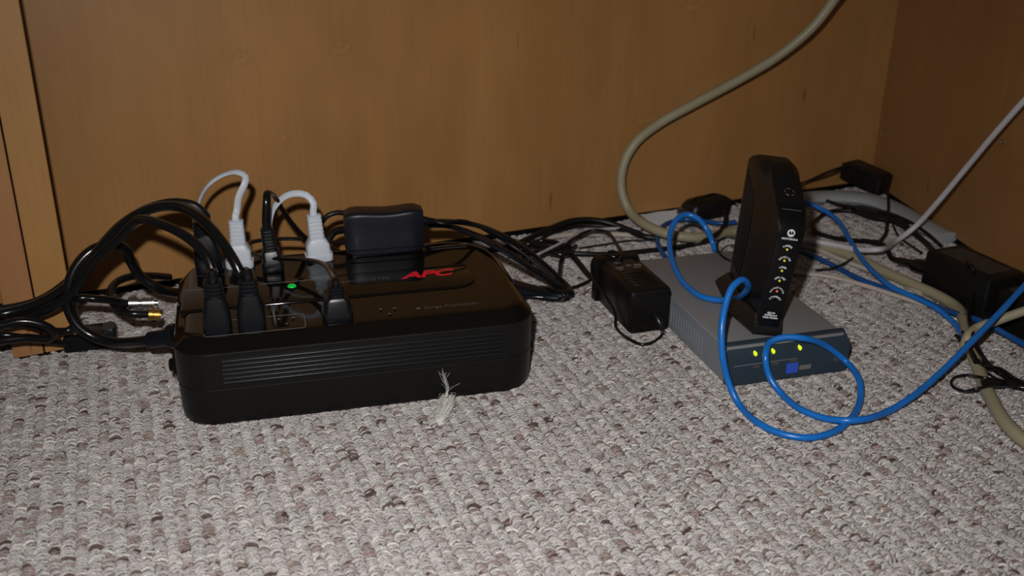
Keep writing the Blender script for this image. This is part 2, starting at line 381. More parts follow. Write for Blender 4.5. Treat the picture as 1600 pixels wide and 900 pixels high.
def build_carpet():
    RIB, LOOP = 0.0092, 0.0016
    # region of floor that the photograph sees, with a margin
    poly = [at(-60, 945), at(-60, 430), at(1365, 262), at(1700, 400), at(1700, 960)]
    poly = [(p.x, p.y) for p in poly]
    poly = [(-0.30, 0.60), (-0.36, 1.30), (1.16, 1.33), (1.16, 0.60), (0.75, 0.33), (0.50, 0.33)]
    x = np.arange(-0.36, 1.16, RIB); rows = np.arange(0.33, 1.33, LOOP)
    X, Y = np.meshgrid(x, rows); I = np.broadcast_to(np.arange(len(x)), X.shape)
    X = X.ravel().copy(); Y = Y.ravel().copy(); I = I.ravel()
    inside = np.zeros(len(X), bool)
    j = len(poly) - 1
    for i in range(len(poly)):
        xi, yi = poly[i]; xj, yj = poly[j]
        with np.errstate(divide='ignore', invalid='ignore'):
            c = ((yi > Y) != (yj > Y)) & (X < (xj - xi) * (Y - yi) / (yj - yi + 1e-12) + xi)
        inside ^= c; j = i
    X, Y, I = X[inside], Y[inside], I[inside]; n = len(X)
    rng = np.random.default_rng(3)
    fleck_rib = (I % 2) == 1
    Y = Y + (I * 0.37 % 1) * LOOP + rng.normal(0, 0.0006, n)
    X = X + rng.normal(0, 0.0006, n) + np.sin(Y * 60 + I * 1.3) * 0.0004
    Z = np.full(n, -0.0047) + rng.normal(0, 0.00045, n) + np.where(fleck_rib, -0.0004, 0.0004)
    light = np.array([0.505, 0.480, 0.468]); mid = np.array([0.455, 0.418, 0.405]); rose = np.array([0.325, 0.255, 0.235]); dark = np.array([0.10, 0.065, 0.058]); pale = np.array([0.60, 0.575, 0.545])
    col = np.empty((n, 4)); col[:, 3] = 1
    u = rng.random(n)
    # brown yarn comes in short runs along a rib
    run = np.sin(Y * 210 + I * 2.17) + np.sin(Y * 97 + I * 5.3) + rng.normal(0, 0.5, n)
    col[:, :3] = np.where(fleck_rib[:, None], mid, light)
    col[:, :3] = np.where((fleck_rib & (run > 0.85) & (u < .62))[:, None], rose, col[:, :3])
    col[:, :3] = np.where((fleck_rib & (run > 0.1) & (u > .91))[:, None], dark, col[:, :3])
    col[:, :3] = np.where(((u > .985))[:, None], dark * 1.6, col[:, :3])
    col[:, :3] = np.where(((~fleck_rib) & (u < .03))[:, None], rose, col[:, :3])
    col[:, :3] = np.where(((u > .72) & (u < .86))[:, None], pale, col[:, :3])
    col[:, :3] *= (1 + rng.normal(0, 0.07, n))[:, None]
    rot = np.zeros((n, 3)); rot[:, 0] = np.radians(-12 + rng.normal(0, 16, n)); rot[:, 1] = np.radians(rng.normal(0, 12, n)); rot[:, 2] = np.radians(rng.normal(0, 20, n))
    sc = np.ones((n, 3)) * (1 + rng.normal(0, 0.10, n))[:, None]
    me = bpy.data.meshes.new('carpet_pile')
    me.vertices.add(n); me.vertices.foreach_set('co', np.stack([X, Y, Z], 1).ravel())
    at_ = me.attributes.new('tint', 'FLOAT_COLOR', 'POINT'); at_.data.foreach_set('color', np.clip(col, 0, 1).ravel())
    at_ = me.attributes.new('turn', 'FLOAT_VECTOR', 'POINT'); at_.data.foreach_set('vector', rot.ravel())
    at_ = me.attributes.new('size', 'FLOAT_VECTOR', 'POINT'); at_.data.foreach_set('vector', sc.ravel())
    o = bpy.data.objects.new('carpet_pile', me); COL.objects.link(o)
    o['kind'] = 'stuff'; o['label'] = 'beige berber carpet pile with ribs of brown flecked loops'; o['category'] = 'carpet'
    cm = carpet_mat(); me.materials.append(cm)
    # one yarn loop: a fat little arch along the rib
    b = bmesh.new()
    pts = []; rad = []
    for k in range(8):
        a = math.pi * (0.02 + 0.96 * k / 7)
        pts.append(Vector((-0.0047 * math.cos(a), 0.0006 * math.sin(a), -0.0004 + 0.0038 * math.sin(a) ** 0.8))); rad.append(0.8 + 0.2 * math.sin(a))
    sweep(pts, 0.00098, 0.0012, up=(0, 0.3, 1), n=6, radii=rad, bm=b)
    lm = bpy.data.meshes.new('yarn_loop'); bmesh.ops.recalc_face_normals(b, faces=b.faces[:]); b.to_mesh(lm); b.free()
    lm.polygons.foreach_set('use_smooth', [True] * len(lm.polygons)); lm.materials.append(cm)
    lo = bpy.data.objects.new('yarn_loop', lm)          # referenced by the node tree only, not linked into the scene
    ng = bpy.data.node_groups.new('loop_pile', 'GeometryNodeTree')
    ng.interface.new_socket('Geometry', in_out='INPUT', socket_type='NodeSocketGeometry')
    ng.interface.new_socket('Geometry', in_out='OUTPUT', socket_type='NodeSocketGeometry')
    N = ng.nodes.new; L = ng.links.new
    gi, go = N('NodeGroupInput'), N('NodeGroupOutput')
    oi = N('GeometryNodeObjectInfo'); oi.inputs['Object'].default_value = lo; oi.inputs['As Instance'].default_value = True
    ip = N('GeometryNodeInstanceOnPoints')
    na = N('GeometryNodeInputNamedAttribute'); na.data_type = 'FLOAT_VECTOR'; na.inputs['Name'].default_value = 'turn'
    ns = N('GeometryNodeInputNamedAttribute'); ns.data_type = 'FLOAT_VECTOR'; ns.inputs['Name'].default_value = 'size'
    er = N('FunctionNodeEulerToRotation')
    L(gi.outputs[0], ip.inputs['Points']); L(oi.outputs['Geometry'], ip.inputs['Instance'])
    L(na.outputs[0], er.inputs[0]); L(er.outputs[0], ip.inputs['Rotation']); L(ns.outputs[0], ip.inputs['Scale'])
    L(ip.outputs[0], go.inputs[0])
    md = o.modifiers.new('loops', 'NODES'); md.node_group = ng
    return o
build_carpet()

# ================================================================== BATTERY BACKUP UNIT
UL, UD, UH = 0.335, 0.213, 0.086
ut = math.radians(-6.3)
ups = thing('battery_backup', 'large glossy black battery backup unit with plugs standing on its top', 'power supply', (0.0085, 0.8475, 0), (0, 0, ut))
UM = Matrix.Translation((0.0085, 0.8475, 0)) @ Matrix.Rotation(ut, 4, 'Z')
UR = (0.032, 0.036, 0.062, 0.045)
def uring(z, ins):
    r = [max(0.004, q - ins) for q in UR]
    return [Vector((x, y, z)) for x, y in rrect(ins, UL - ins, ins, UD - ins, r, 9)]
def ubody(levels): return loft([uring(z, i) for z, i in levels])
mesh_obj('base_shell', ubody([(0.0006, 0.0045), (0.0010, 0.0030), (0.0030, 0.0018), (0.010, 0.0010), (0.0365, 0.0004), (0.0372, 0.0012)]), M['matt_black'], ups)
mesh_obj('upper_shell', ubody([(0.0374, 0.0012), (0.0380, 0.0003), (0.0725, 0.0), (0.0731, 0.0006)]), M['matt_black'], ups)
mesh_obj('top_deck', ubody([(0.0731, 0.0006), (0.0734, 0.0003), (0.0740, 0.0009), (0.0828, 0.0100), (0.0838, 0.0120), (0.0844, 0.0150), (0.0845, 0.02)]), M['gloss_black'], ups)
for (fx, fy) in ((0.040, 0.036), (UL - 0.044, 0.036), (0.03, UD - 0.035), (UL - 0.05, UD - 0.045)):
    mesh_obj('foot', rr_loft([(-0.0006, fx - .022, fx + .022, fy - .022, fy + .022), (0.001, fx - .023, fx + .023, fy - .023, fy + .023)], 0.012), M['matt_black'], ups)
for k in range(6):        # ridged grille along the front
    z = 0.0435 + k * 0.0043
    mesh_obj('vent_slat', box_bm(0.041, 0.298, -0.0022, 0.001, z, z + 0.0018, 0.0007, 3), M['vent_black'], ups)
# raised centre panel with rounded right end
cp = rr_loft([(0.0800, 0.006, 0.292, 0.0705, 0.128, (0.002, 0.022, 0.004, 0.002)), (0.0846, 0.006, 0.292, 0.0705, 0.128, (0.002, 0.022, 0.004, 0.002)), (0.0852, 0.0061, 0.2918, 0.0707, 0.1279, (0.002, 0.0218, 0.004, 0.002)), (0.0857, 0.0064, 0.2915, 0.0711, 0.1276, (0.002, 0.0215, 0.004, 0.002)), (0.0861, 0.0069, 0.291, 0.0717, 0.1272, (0.002, 0.021, 0.004, 0.002)), (0.0863, 0.0078, 0.290, 0.0726, 0.1266, (0.002, 0.020, 0.003, 0.002))], 0.004)
mesh_obj('status_panel', cp, M['gloss_black'], ups)
mesh_obj('rear_deck', rr_loft([(0.0820, 0.010, 0.322, 0.1285, 0.204, (0.002, 0.01, 0.055, 0.036)), (0.0832, 0.012, 0.318, 0.1295, 0.201, (0.002, 0.01, 0.052, 0.036)), (0.0840, 0.018, 0.305, 0.1320, 0.196, (0.002, 0.01, 0.045, 0.034)), (0.0843, 0.026, 0.285, 0.1360, 0.190, (0.002, 0.01, 0.04, 0.03))], 0.004), M['gloss_black'], ups)
# printed outlet box line on the front strip and bracket at the rear
def line_loop(name, pts, r, m, parent, closed=False):
    if closed: pts = pts + [pts[0]]
    return mesh_obj(name, sweep(pts, r, r * 0.5, up=(0, 0, 1), n=6), m, parent)
zt = 0.0846
ob = [Vector((x, y, zt + 0.0001)) for x, y in rrect(0.0285, 0.1175, 0.0135, 0.0445, 0.003, 4)]
line_loop('outlet_outline', ob, 0.00035, M['grey_print'], ups, True)
ob2 = [Vector((x, y, 0.0848)) for x, y in rrect(0.018, 0.047, 0.158, 0.19, 0.003, 3)]
line_loop('outlet_outline', ob2, 0.00035, M['dim_print'], ups, True)
# outlets (slots) - three behind the outline, two to its side, five at the rear
def outlet(cx, cy, z, rot=0.0, ring=True):
    R_ = Matrix.Translation((cx, cy, z)) @ Matrix.Rotation(rot, 4, 'Z')
    b = bmesh.new()
    for (hx, hy, wx, wy) in ((-0.0066, 0.004, 0.0008, 0.0036), (0.0066, 0.004, 0.0008, 0.0032)):
        box_bm(hx - wx, hx + wx, hy - wy, hy + wy, -0.001, 0.00025, bm=b)
    loft([[Vector((0.0023 * math.cos(a), -0.0068 + 0.0023 * math.sin(a), zz)) for a in [2 * math.pi * i / 12 for i in range(12)]] for zz in (-0.001, 0.00025)], bm=b)
    bmesh.ops.transform(b, matrix=R_, verts=b.verts)
    o = mesh_obj('outlet', b, M['hole'], ups, smooth=False)
    b = bmesh.new()      # bright rims of the contacts
    for (hx, hy) in ((-0.0066, 0.0078), (0.0066, 0.0076), (0.0, -0.0044)):
        box_bm(hx - 0.0012, hx + 0.0012, hy - 0.0004, hy + 0.0004, 0, 0.0006, bm=b)
    bmesh.ops.transform(b, matrix=R_, verts=b.verts)
    mesh_obj('contact', b, M['grey_print'], o, smooth=False)
for x in (0.041, 0.0715, 0.101): outlet(x, 0.029, zt)
outlet(0.1475, 0.029, zt); outlet(0.195, 0.029, zt)
# indicator light with its bezel
b = bmesh.new()
loft([[Vector((0.1105 + r * math.cos(a), 0.1065 + r * 0.9 * math.sin(a), z)) for a in [2 * math.pi * i / 20 for i in range(20)]] for r, z in ((0.0090, 0.0862), (0.0088, 0.0868), (0.0070, 0.0870), (0.0055, 0.0866))], bm=b)
mesh_obj('light_bezel', b, M['hole'], ups)
b = bmesh.new()
loft([[Vector((0.1105 + r * math.cos(a), 0.1065 + r * math.sin(a), z)) for a in [2 * math.pi * i / 20 for i in range(20)]] for r, z in ((0.0044, 0.0864), (0.0042, 0.0874), (0.0033, 0.0882), (0.0018, 0.0886), (0.0004, 0.0887))], bm=b)
lo = mesh_obj('indicator_light', b, M['green_led'], ups); lo['label'] = 'round green indicator light'
tm = lambda x, y, z=0.0864: frame((x, y, z), (1, 0.00, 0), (0, 1, 0))
t = text_mesh('logo', 'APC', 0.0215, M['red_print'], ups, tm(0.2450, 0.1085), shear=0.3, bold=0.0007, sx=1.30, space=0.92); t['label'] = 'red three-letter logo on the raised panel'
text_mesh('lettering', 'Back-UPS ES 750', 0.0075, M['dim_print'], ups, tm(0.181, 0.1075), sx=1.0)
text_mesh('lettering', 'Surge Protection', 0.0078, M['dim_print'], ups, tm(0.2555, 0.031, zt + 0.0001), sx=1.0)
text_mesh('lettering', '+', 0.0075, M['grey_print'], ups, tm(0.2235, 0.031, zt + 0.0001), bold=0.0003)
for k, (wx, wy) in enumerate(((0.040, 0.1855), (0.040, 0.179))):
    mesh_obj('print_line', box_bm(0.263, 0.263 + wx, wy, wy + 0.0012, 0.0844, 0.0848), M['dim_print'], ups, smooth=False)
mesh_obj('print_line', box_bm(0.010, 0.135, 0.1192, 0.1197, 0.0862, 0.0865), M['grey_print'], ups, smooth=False)
# side inlet hub and breaker button on the left end
def disc_x(x0, x1, cy, cz, r0, r1, n=18):
    return [[Vector((x0, cy + r0 * math.cos(a), cz + r0 * math.sin(a))) for a in [2 * math.pi * i / n for i in range(n)]], [Vector((x1, cy + r1 * math.cos(a), cz + r1 * math.sin(a))) for a in [2 * math.pi * i / n for i in range(n)]]]
b = loft(disc_x(0.003, -0.003, 0.055, 0.040, 0.0115, 0.0112) + disc_x(-0.0042, -0.0042, 0.055, 0.040, 0.0100, 0.0062) + disc_x(-0.0078, -0.0085, 0.055, 0.040, 0.0058, 0.0042))
mesh_obj('reset_button', b, M['gloss_black'], ups)

def U(x, y, z): return UM @ Vector((x, y, z))

# ------------------------------------------------------------------ plugs
def plug_levels(kind):
    if kind == 'big':      # heavy moulded three-pin plug, standing with cord out of its top
        return dict(body=[(0.000, .0118, .0115), (0.0015, .0124, .0120), (0.012, .0124, .0120), (0.022, .0112, .0112), (0.030, .0098, .0098), (0.0345, .0088, .0088)],
                    neck=(0.0345, 0.0490, .0086, .0084, 4))
    if kind == 'white':
        return dict(body=[(0.000, .0135, .0100), (0.0015, .0142, .0105), (0.007, .0142, .0105), (0.008, .0125, .0095), (0.018, .0120, .0090), (0.0235, .0088, .0075), (0.0245, .0082, .0070)],
                    neck=(0.0245, 0.0500, .0080, .0060, 6))
    if kind == 'slim':
        return dict(body=[(0.000, .0105, .0095), (0.0015, .0110, .0100), (0.010, .0110, .0100), (0.012, .0095, .0090), (0.0205, .0092, .0085), (0.0225, .0080, .0070)],
                    neck=(0.0225, 0.0460, .0072, .0058, 7))
    if kind == 'short':
        return dict(body=[(0.000, .0135, .0110), (0.0015, .0140, .0115), (0.008, .0140, .0115), (0.010, .0120, .0105), (0.021, .0112, .0095), (0.0235, .0085, .0075)],
                    neck=(0.0235, 0.0340, .0070, .0060, 3))
def build_plug(parent, kind, base, m, tilt=(0, 0, 0), yaw=0.0, scale=1.0):
    """plug standing on `base`; returns the point where its cord leaves"""
    d = plug_levels(kind)
    b = rr_loft([(z, -a, a, -c, c, min(a, c) * 0.45) for z, a, c in d['body']] , 0.004)
    z0, z1, a, c, k = d['neck']
    lv = []
    for i in range(k):
        za = z0 + (z1 - z0) * i / k; dz = (z1 - z0) / k
        t_ = 1 - 0.10 * i / k; lo_ = .91 if kind in ('white', 'slim') else .84
        lv += [(za, a * lo_ * t_, c * lo_ * t_), (za + dz * .22, a * lo_ * t_, c * lo_ * t_), (za + dz * .30, a * t_, c * t_), (za + dz * .85, a * t_, c * t_), (za + dz * .96, a * lo_ * t_, c * lo_ * t_)]
    nb = rr_loft([(z, -p, p, -q, q, min(p, q) * 0.55) for z, p, q in lv], 0.003)
    mw = Matrix.Translation(base) @ Matrix.Rotation(ut + yaw, 4, 'Z') @ Matrix.Rotation(tilt[0], 4, 'X') @ Matrix.Rotation(tilt[1], 4, 'Y') @ Matrix.Scale(scale, 4)
    for bb in (b, nb): bmesh.ops.transform(bb, matrix=mw, verts=bb.verts)
    pb = mesh_obj('plug', b, m, parent)
    mesh_obj('strain_relief', nb, m, pb)
    return mw @ Vector((0, 0, z1)), (mw.to_3x3() @ Vector((0, 0, 1))).normalized()

def on_floor(o):
    return o

# 1) front left heavy plug, cord arching left and over
A0 = thing('power_cable', 'thick black cord on the outlined outlet nearest the unit end, arching lowest', 'power cord')
tip, d = build_plug(A0, 'big', U(0.0405, 0.026, zt), M['plug_black'], tilt=(math.radians(2), 0, 0))
cable('cord', [tip - d * 0.004, tip + d * 0.006, (333, 425, 'y', .882), (322, 399, 'y', .892), (290, 369, 'y', .915), (243, 347, 'y', .95), (215, 344, 'y', .975), (186, 372, 'y', .99), (150, 404, 'y', 1.0),
    (122, 445, 'y', 1.005), (92, 474, 'y', 1.01), (50, 494, 'y', 1.015), (0, 508, 'y', 1.015), (-60, 512, 'y', 1.0)], 0.0046, M['cord'], A0)
# 2) second heavy plug, cord over the top of the arch
A1 = thing('power_cable', 'thick black cord on the second outlined outlet, arching highest out to the desk leg', 'power cord')
tip, d = build_plug(A1, 'big', U(0.0705, 0.026, zt), M['plug_black'], tilt=(math.radians(2), 0, 0))
cable('cord', [tip - d * 0.004, tip + d * 0.006, (378, 432, 'y', .878), (366, 408, 'y', .886), (344, 374, 'y', .91), (312, 340, 'y', .94), (278, 323, 'y', .97), (245, 324, 'y', .98), (205, 341, 'y', .99), (165, 378, 'y', 1.0),
    (130, 420, 'y', 1.01), (98, 452, 'y', 1.015), (55, 476, 'y', 1.02), (0, 491, 'y', 1.02), (-60, 496, 'y', 1.0)], 0.0048, M['cord'], A1)
# 3) rear black plug leaning, cord joins the arch
A2 = thing('power_cable', 'black cord with a large plug at the back row, behind the two heavy plugs', 'power cord')
tip, d = build_plug(A2, 'big', U(0.0325, 0.175, 0.0846), M['plug_black'], tilt=(0, math.radians(-4), 0), scale=1.12)
cable('cord', [tip - d * 0.004, tip + d * 0.005, (322, 338, 'y', 1.0), (305, 322, 'y', 1.0), (285, 317, 'y', 1.005), (262, 317, 'y', 1.01), (228, 327, 'y', 1.01), (190, 350, 'y', 1.015), (150, 392, 'y', 1.02),
    (108, 438, 'y', 1.025), (60, 470, 'y', 1.03), (0, 484, 'y', 1.03), (-60, 488, 'y', 1.02)], 0.0044, M['cord_dull'], A2)
# 4) loop with round connector into the left end
A3 = thing('power_cable', 'thick black cord looping round to a moulded connector in the end of the battery unit', 'power cord')
ends = [P(258, 530, 'y', .935), P(244, 530, 'y', .938)]
axis = (ends[1] - ends[0]).normalized()
p0 = U(0.001, 0.085, 0.0555)
axis = (P(205, 536, 'y', .965) - p0).normalized()
pts = [p0, p0 + axis * .004, p0 + axis * .0085, p0 + axis * .0092, p0 + axis * .020, p0 + axis * .034, p0 + axis * .036]
mesh_obj('connector', sweep(pts, .0145, n=18, radii=[.82, .86, .84, .62, .60, .56, .40]), M['plug_black'], A3)
cable('cord', [p0 + axis * .032, p0 + axis * .042, (180, 535, 'y', .99), (150, 528, 'y', 1.0), (122, 510, 'y', 1.005), (106, 480, 'y', 1.01), (106, 450, 'y', 1.01), (120, 415, 'y', 1.015), (146, 390, 'y', 1.02),
    (175, 382, 'y', 1.025), (195, 388, 'y', 1.03), (205, 410, 'y', 1.045), (222, 434, 'y', 1.05), (250, 452, 'y', 1.05), (280, 458, 'y', 1.08)], 0.0052, M['cord'], A3)
# 5) coax leads
def coax(label, pts, cp, conn_mat, dirp, r=0.0028, kl=1.0):
    t_ = thing('coaxial_lead', label, 'cable')
    cable('lead', pts, r, M['cord'], t_)
    ax = (dirp - cp).normalized()
    ps = [cp + ax * (q * kl) for q in (0, .004, .0042, .006, .0063, .0155, .0158, .019, .0192, .028)]
    c_ = mesh_obj('connector', sweep(ps, .0062, n=14, radii=[.55, .55, 1.1, 1.1, .9, .9, .7, .7, 1.0, 1.0]), conn_mat, t_)
    return t_
cA = P(247, 473, 'y', 1.0); dA = P(205, 474, 'y', 1.0)
a_ = (dA - cA).normalized()
t1 = coax('black coaxial lead with a silver connector at the end of the battery unit', [cA + a_ * .022, cA + a_ * .03, (180, 470, 'y', 1.01), (150, 467, 'y', 1.02), (122, 466, 'y', 1.02), (112, 480, 'y', 1.03), (118, 505, 'y', 1.03), (108, 516, 'y', 1.03), (80, 517, 'y', 1.025), (40, 506, 'y', 1.02), (0, 504, 'y', 1.02), (-60, 506, 'y', 1.0)], cA, M['chrome'], dA, 0.0040)
cB = P(251, 492, 'y', .985); dB = P(205, 490, 'y', .985)
b_ = (dB - cB).normalized()
t2 = coax('black coaxial lead with a gold connector, curling in a small loop behind', [cB + b_ * .008, cB + b_ * .03, (200, 489, 'y', .995), (180, 477, 'y', 1.01), (172, 459, 'y', 1.03), (182, 441, 'y', 1.05), (205, 432, 'y', 1.06), (235, 431, 'y', 1.07), (265, 433, 'y', 1.09)], cB, M['brass'], dB, 0.0040, 0.42)
# 6) low cords and the inline box by the desk leg
bx = thing('inline_power_box', 'small black inline power box lying at the foot of the desk leg', 'adapter', at(136, 552, 0) + Vector((0.0, 0.004, 0)), (0, 0, math.radians(-3)))
mesh_obj('body', rr_loft([(0.001, -.021, .019, 0, .034), (0.002, -.022, .020, -.001, .035), (0.014, -.022, .020, -.001, .035), (0.016, -.020, .018, .001, .033)], 0.004), M['plug_black'], bx)
mesh_obj('end_cap', rr_loft([(0.002, .017, .030, .008, .030), (0.015, .017, .030, .008, .030), (0.018, .017, .028, .009, .029)], 0.003), M['plug_black'], bx)
tag(cable('loose_cable', [(106, 537, 'y', 1.035), (90, 535, 'y', 1.03), (60, 531, 'y', 1.025), (25, 525, 'y', 1.02), (0, 523, 'y', 1.02), (-60, 520, 'y', 1.0)], 0.0030, M['cord']), 'thin black cord running off from the inline power box', 'cable')
tag(cable('loose_cable', [(-60, 514, 'y', 1.0), (0, 509, 'y', 1.0), (30, 502, 'y', 1.0), (55, 504, 'y', 1.0), (76, 512, 'y', 1.0), (86, 522, 'y', 1.005), (76, 529, 'y', 1.01), (40, 528, 'y', 1.005), (0, 532, 'y', 1.0), (-60, 534, 'y', .99)], 0.0042, M['cord']), 'black cord doubling back on itself across the desk leg', 'cable')

# ------------------------------------------------------------------ white and black plugs in the back row
B1 = thing('power_cable', 'white power cord with the tall loop rising from the back row', 'power cord')
tip, d = build_plug(B1, 'white', U(0.0622, 0.178, 0.0846), M['white_plastic'], yaw=math.radians(-4))
cable('cord', [tip - d * 0.004, tip + d * 0.004, (370, 330, 'y', 1.021), (373, 308, 'y', 1.02), (382, 288, 'y', 1.02), (384, 276, 'y', 1.024), (372, 269, 'y', 1.03), (350, 273, 'y', 1.04), (328, 287, 'y', 1.045), (313, 310, 'y', 1.055), (306, 345, 'y', 1.06), (306, 375, 'y', 1.065), (312, 400, 'y', 1.08), (330, 420, 'y', 1.09)], 0.0036, M['white_plastic'], B1, rb=0.0019, up=(0, -1, 0))
B2 = thing('power_cable', 'white power cord with the low loop, plugged in beside the black wall adapter', 'power cord')
tip, d = build_plug(B2, 'white', U(0.1430, 0.178, 0.0846), M['white_plastic'], yaw=math.radians(4), tilt=(0, math.radians(-3), 0))
cable('cord', [tip - d * 0.004, tip + d * 0.004, (490, 318, 'y', 1.01), (479, 305, 'y', 1.015), (462, 302, 'y', 1.02), (445, 307, 'y', 1.025), (431, 320, 'y', 1.03), (424, 335, 'y', 1.035), (421, 360, 'y', 1.04), (428, 390, 'y', 1.06)], 0.0036, M['white_plastic'], B2, rb=0.0019, up=(0, -1, 0))
B3 = thing('power_cable', 'black power cord standing between the two white ones, folded over at the top', 'power cord')
tip, d = build_plug(B3, 'slim', U(0.0950, 0.160, 0.0846), M['plug_black'], tilt=(0, math.radians(-4), 0))
cable('cord', [tip - d * 0.004, tip + d * 0.004, (417, 313, 'y', .998), (418, 302, 'y', 1.005), (427, 304, 'y', 1.02), (440, 325, 'y', 1.035), (456, 348, 'y', 1.04), (474, 368, 'y', 1.045), (495, 381, 'y', 1.05), (530, 392, 'y', 1.06)], 0.0040, M['cord'], B3, rb=0.0022, up=(0, -1, 0))
B4 = thing('power_cable', 'black two-wire cord coiled over the top, its plug at the middle front', 'power cord')
tip, d = build_plug(B4, 'short', U(0.1475, 0.029, zt), M['plug_black'], tilt=(math.radians(6), 0, 0))
zc = 0.0925
cable('cord', [tip - d * 0.003, tip + d * 0.004, (519, 428, 0.118), (510, 415, 0.116), (494, 408, 0.110), (465, 405, 0.104), (435, 404, 0.100), (405, 400, 0.098), (388, 393, 0.098), (384, 385, 0.098), (394, 378, 0.097),
    (420, 374, 0.095), (450, 373, 0.093), (480, 374, 0.092), (515, 378, 0.0905), (545, 380, 0.0905), (575, 379, .0905), (600, 379, .0905)], 0.0034, M['cord'], B4, rb=0.0020, up=(0, 0, 1))
# black adapter standing on the rear deck
AD = thing('wall_adapter', 'black block adapter with a wavy top, standing in the back row of outlets', 'adapter', U(0.172, 0.176, 0.0847), (0, 0, ut - math.radians(1.0)))
def adapter_body():
    rings = []
    n = 12
    # sections along x (0..0.083): outline in y-z with the top following a shallow wave
    for i in range(n + 1):
        t_ = i / n; x = 0.083 * t_
        e = 0.0 if 0.02 < t_ < 0.98 else 0.0015
        top = 0.0475 - 0.0012 * math.sin(math.pi * min(1, max(0, (t_ - 0.18) / 0.75))) ** 2 + 0.0006 * math.cos(6 * t_)
        ends_ = 0.003 if i in (0, n) else (0.0006 if i in (1, n - 1) else 0)
        y0, y1 = 0.0 + ends_, 0.030 - ends_
        z0, z1 = 0.0 + ends_, top - ends_
        r = 0.0055
        rings.append([Vector((x, yy, zz)) for yy, zz in rrect(y0, y1, z0, z1, (0.002, 0.002, r, r * .8), 4)])
    return loft(rings)
bb = adapter_body()
xs = [0, .003, .010]
mesh_obj('body', bb, M['navy_black'], AD)
mesh_obj('seam_line', box_bm(0.0028, 0.0802, -0.0006, 0.001, 0.0065, 0.0072), M['hole'], AD, smooth=False)
mesh_obj('pin_block', box_bm(0.006, 0.042, 0.001, 0.028, -0.0010, 0.003, 0.0006), M['navy_black'], AD)
mesh_obj('strain_relief', sweep([Vector((0.0825, 0.015, 0.030)), Vector((0.086, 0.015, 0.030)), Vector((0.092, 0.0155, 0.029)), Vector((0.097, 0.016, 0.0285))], 0.0048, n=10, radii=[1, 1, .75, .6]), M['plug_black'], AD)
AM = Matrix.Translation(U(0.172, 0.176, 0.0847)) @ Matrix.Rotation(ut - math.radians(1.0), 4, 'Z')
s0 = AM @ Vector((0.095, 0.0158, 0.0287))
c = cable('cord', [AM.inverted() @ v for v in [s0, P(690, 349, 'y', 1.0), P(718, 345, 'y', 1.01), P(742, 351, 'y', 1.02), P(770, 366, 'y', 1.02), P(800, 384, 'y', 1.0), P(828, 404, 'y', .99), P(855, 428, 'y', .98), P(876, 445, 'y', .975)]], 0.0020, M['cord_dull'], AD)
# small black bits between the white plug and the adapter
tag(cable('loose_cable', [(545, 335, 'y', 1.06), (528, 332, 'y', 1.06), (512, 337, 'y', 1.06), (500, 352, 'y', 1.065), (494, 372, 'y', 1.07)], 0.0028, M['cord_dull']), 'short black cord bending down behind the low white loop', 'cable')
tag(cable('loose_cable', [(512, 376, 'y', 1.05), (520, 364, 'y', 1.055), (534, 359, 'y', 1.06), (556, 362, 'y', 1.065), (590, 370, 'y', 1.07)], 0.0045, M['cord_dull']), 'black cord lying behind the wavy black adapter', 'cable')

# ================================================================== CABLE HEAP BETWEEN THE TWO UNITS
def bundle_cord(label, pts, r=0.0036, m='cord', up=None, rb=None, cat='cable', name='loose_cable'):
    return tag(cable(name, pts, r, M[m], rb=rb, up=up), label, cat)
bundle_cord('flat dark cable draped over the back corner of the battery unit and folded back', [(665, 352, .098), (700, 353, .093), (740, 366, .0905), (775, 385, .0885), (805, 402, .078), (838, 424, .050), (868, 444, .022), (886, 454, .011), (886, 461, .008), (860, 463, .006), (830, 457, .006), (790, 448, .006)], 0.0064, 'navy_black', up=(0, 0, 1), rb=0.0028)
bundle_cord('second flat dark cable beside the folded one, nearer the back panel', [(655, 347, .104), (700, 346, .100), (745, 352, .097), (785, 368, .091), (820, 388, .070), (850, 412, .042), (876, 436, .018), (890, 450, .012), (889, 458, .014), (865, 458, .013), (830, 450, .012), (795, 440, .010)], 0.0056, 'plug_black', up=(0, 0, 1), rb=0.0026)
bundle_cord('black cable arching low under the back panel into the thick beige cable', [(760, 392, .006), (800, 384, .008), (830, 371, .012), (860, 357, .016), (895, 345, .020), (930, 344, .018), (960, 351, .013), (990, 362, .008), (1010, 370, .005), (1030, 372, .004)], 0.0040, 'cord_dull')
bundle_cord('thin black cable just below the low arch', [(790, 396, .004), (825, 385, .006), (860, 366, .009), (900, 353, .011), (940, 353, .010), (975, 361, .008), (1000, 370, .005)], 0.0022, 'cord_dull')
bundle_cord('black cable running level from the heap to the block adapter on the carpet', [(780, 388, .006), (820, 390, .006), (860, 392, .007), (900, 396, .008), (950, 397, .006), (1000, 393, .004), (1060, 386, .004), (1110, 376, .004), (1145, 366, .004)], 0.0032, 'cord_dull')
bundle_cord('black cable crossing the heap diagonally down to the block adapter', [(830, 380, .014), (860, 388, .014), (890, 396, .015), (905, 412, .010), (920, 430, .006), (935, 440, .004)], 0.0036, 'cord_dull')
bundle_cord('black cable curving down from the heap towards the folded flat cables', [(900, 384, .010), (882, 396, .012), (876, 412, .012), (874, 428, .010), (868, 440, .007)], 0.0026, 'cord')
bundle_cord('thin black lead looping out of the heap and onto the block adapter', [(845, 398, .020), (880, 385, .021), (900, 370, .024), (925, 360, .027), (945, 361, .030), (958, 372, .038), (967, 388, .050), (972, 398, .0545), (966, 408, .0545)], 0.0020, 'cord_dull')
bundle_cord('thin black lead between the folded flat cables and the block adapter', [(876, 452, .004), (893, 450, .004), (908, 445, .004), (922, 438, .004)], 0.0020, 'cord_dull')
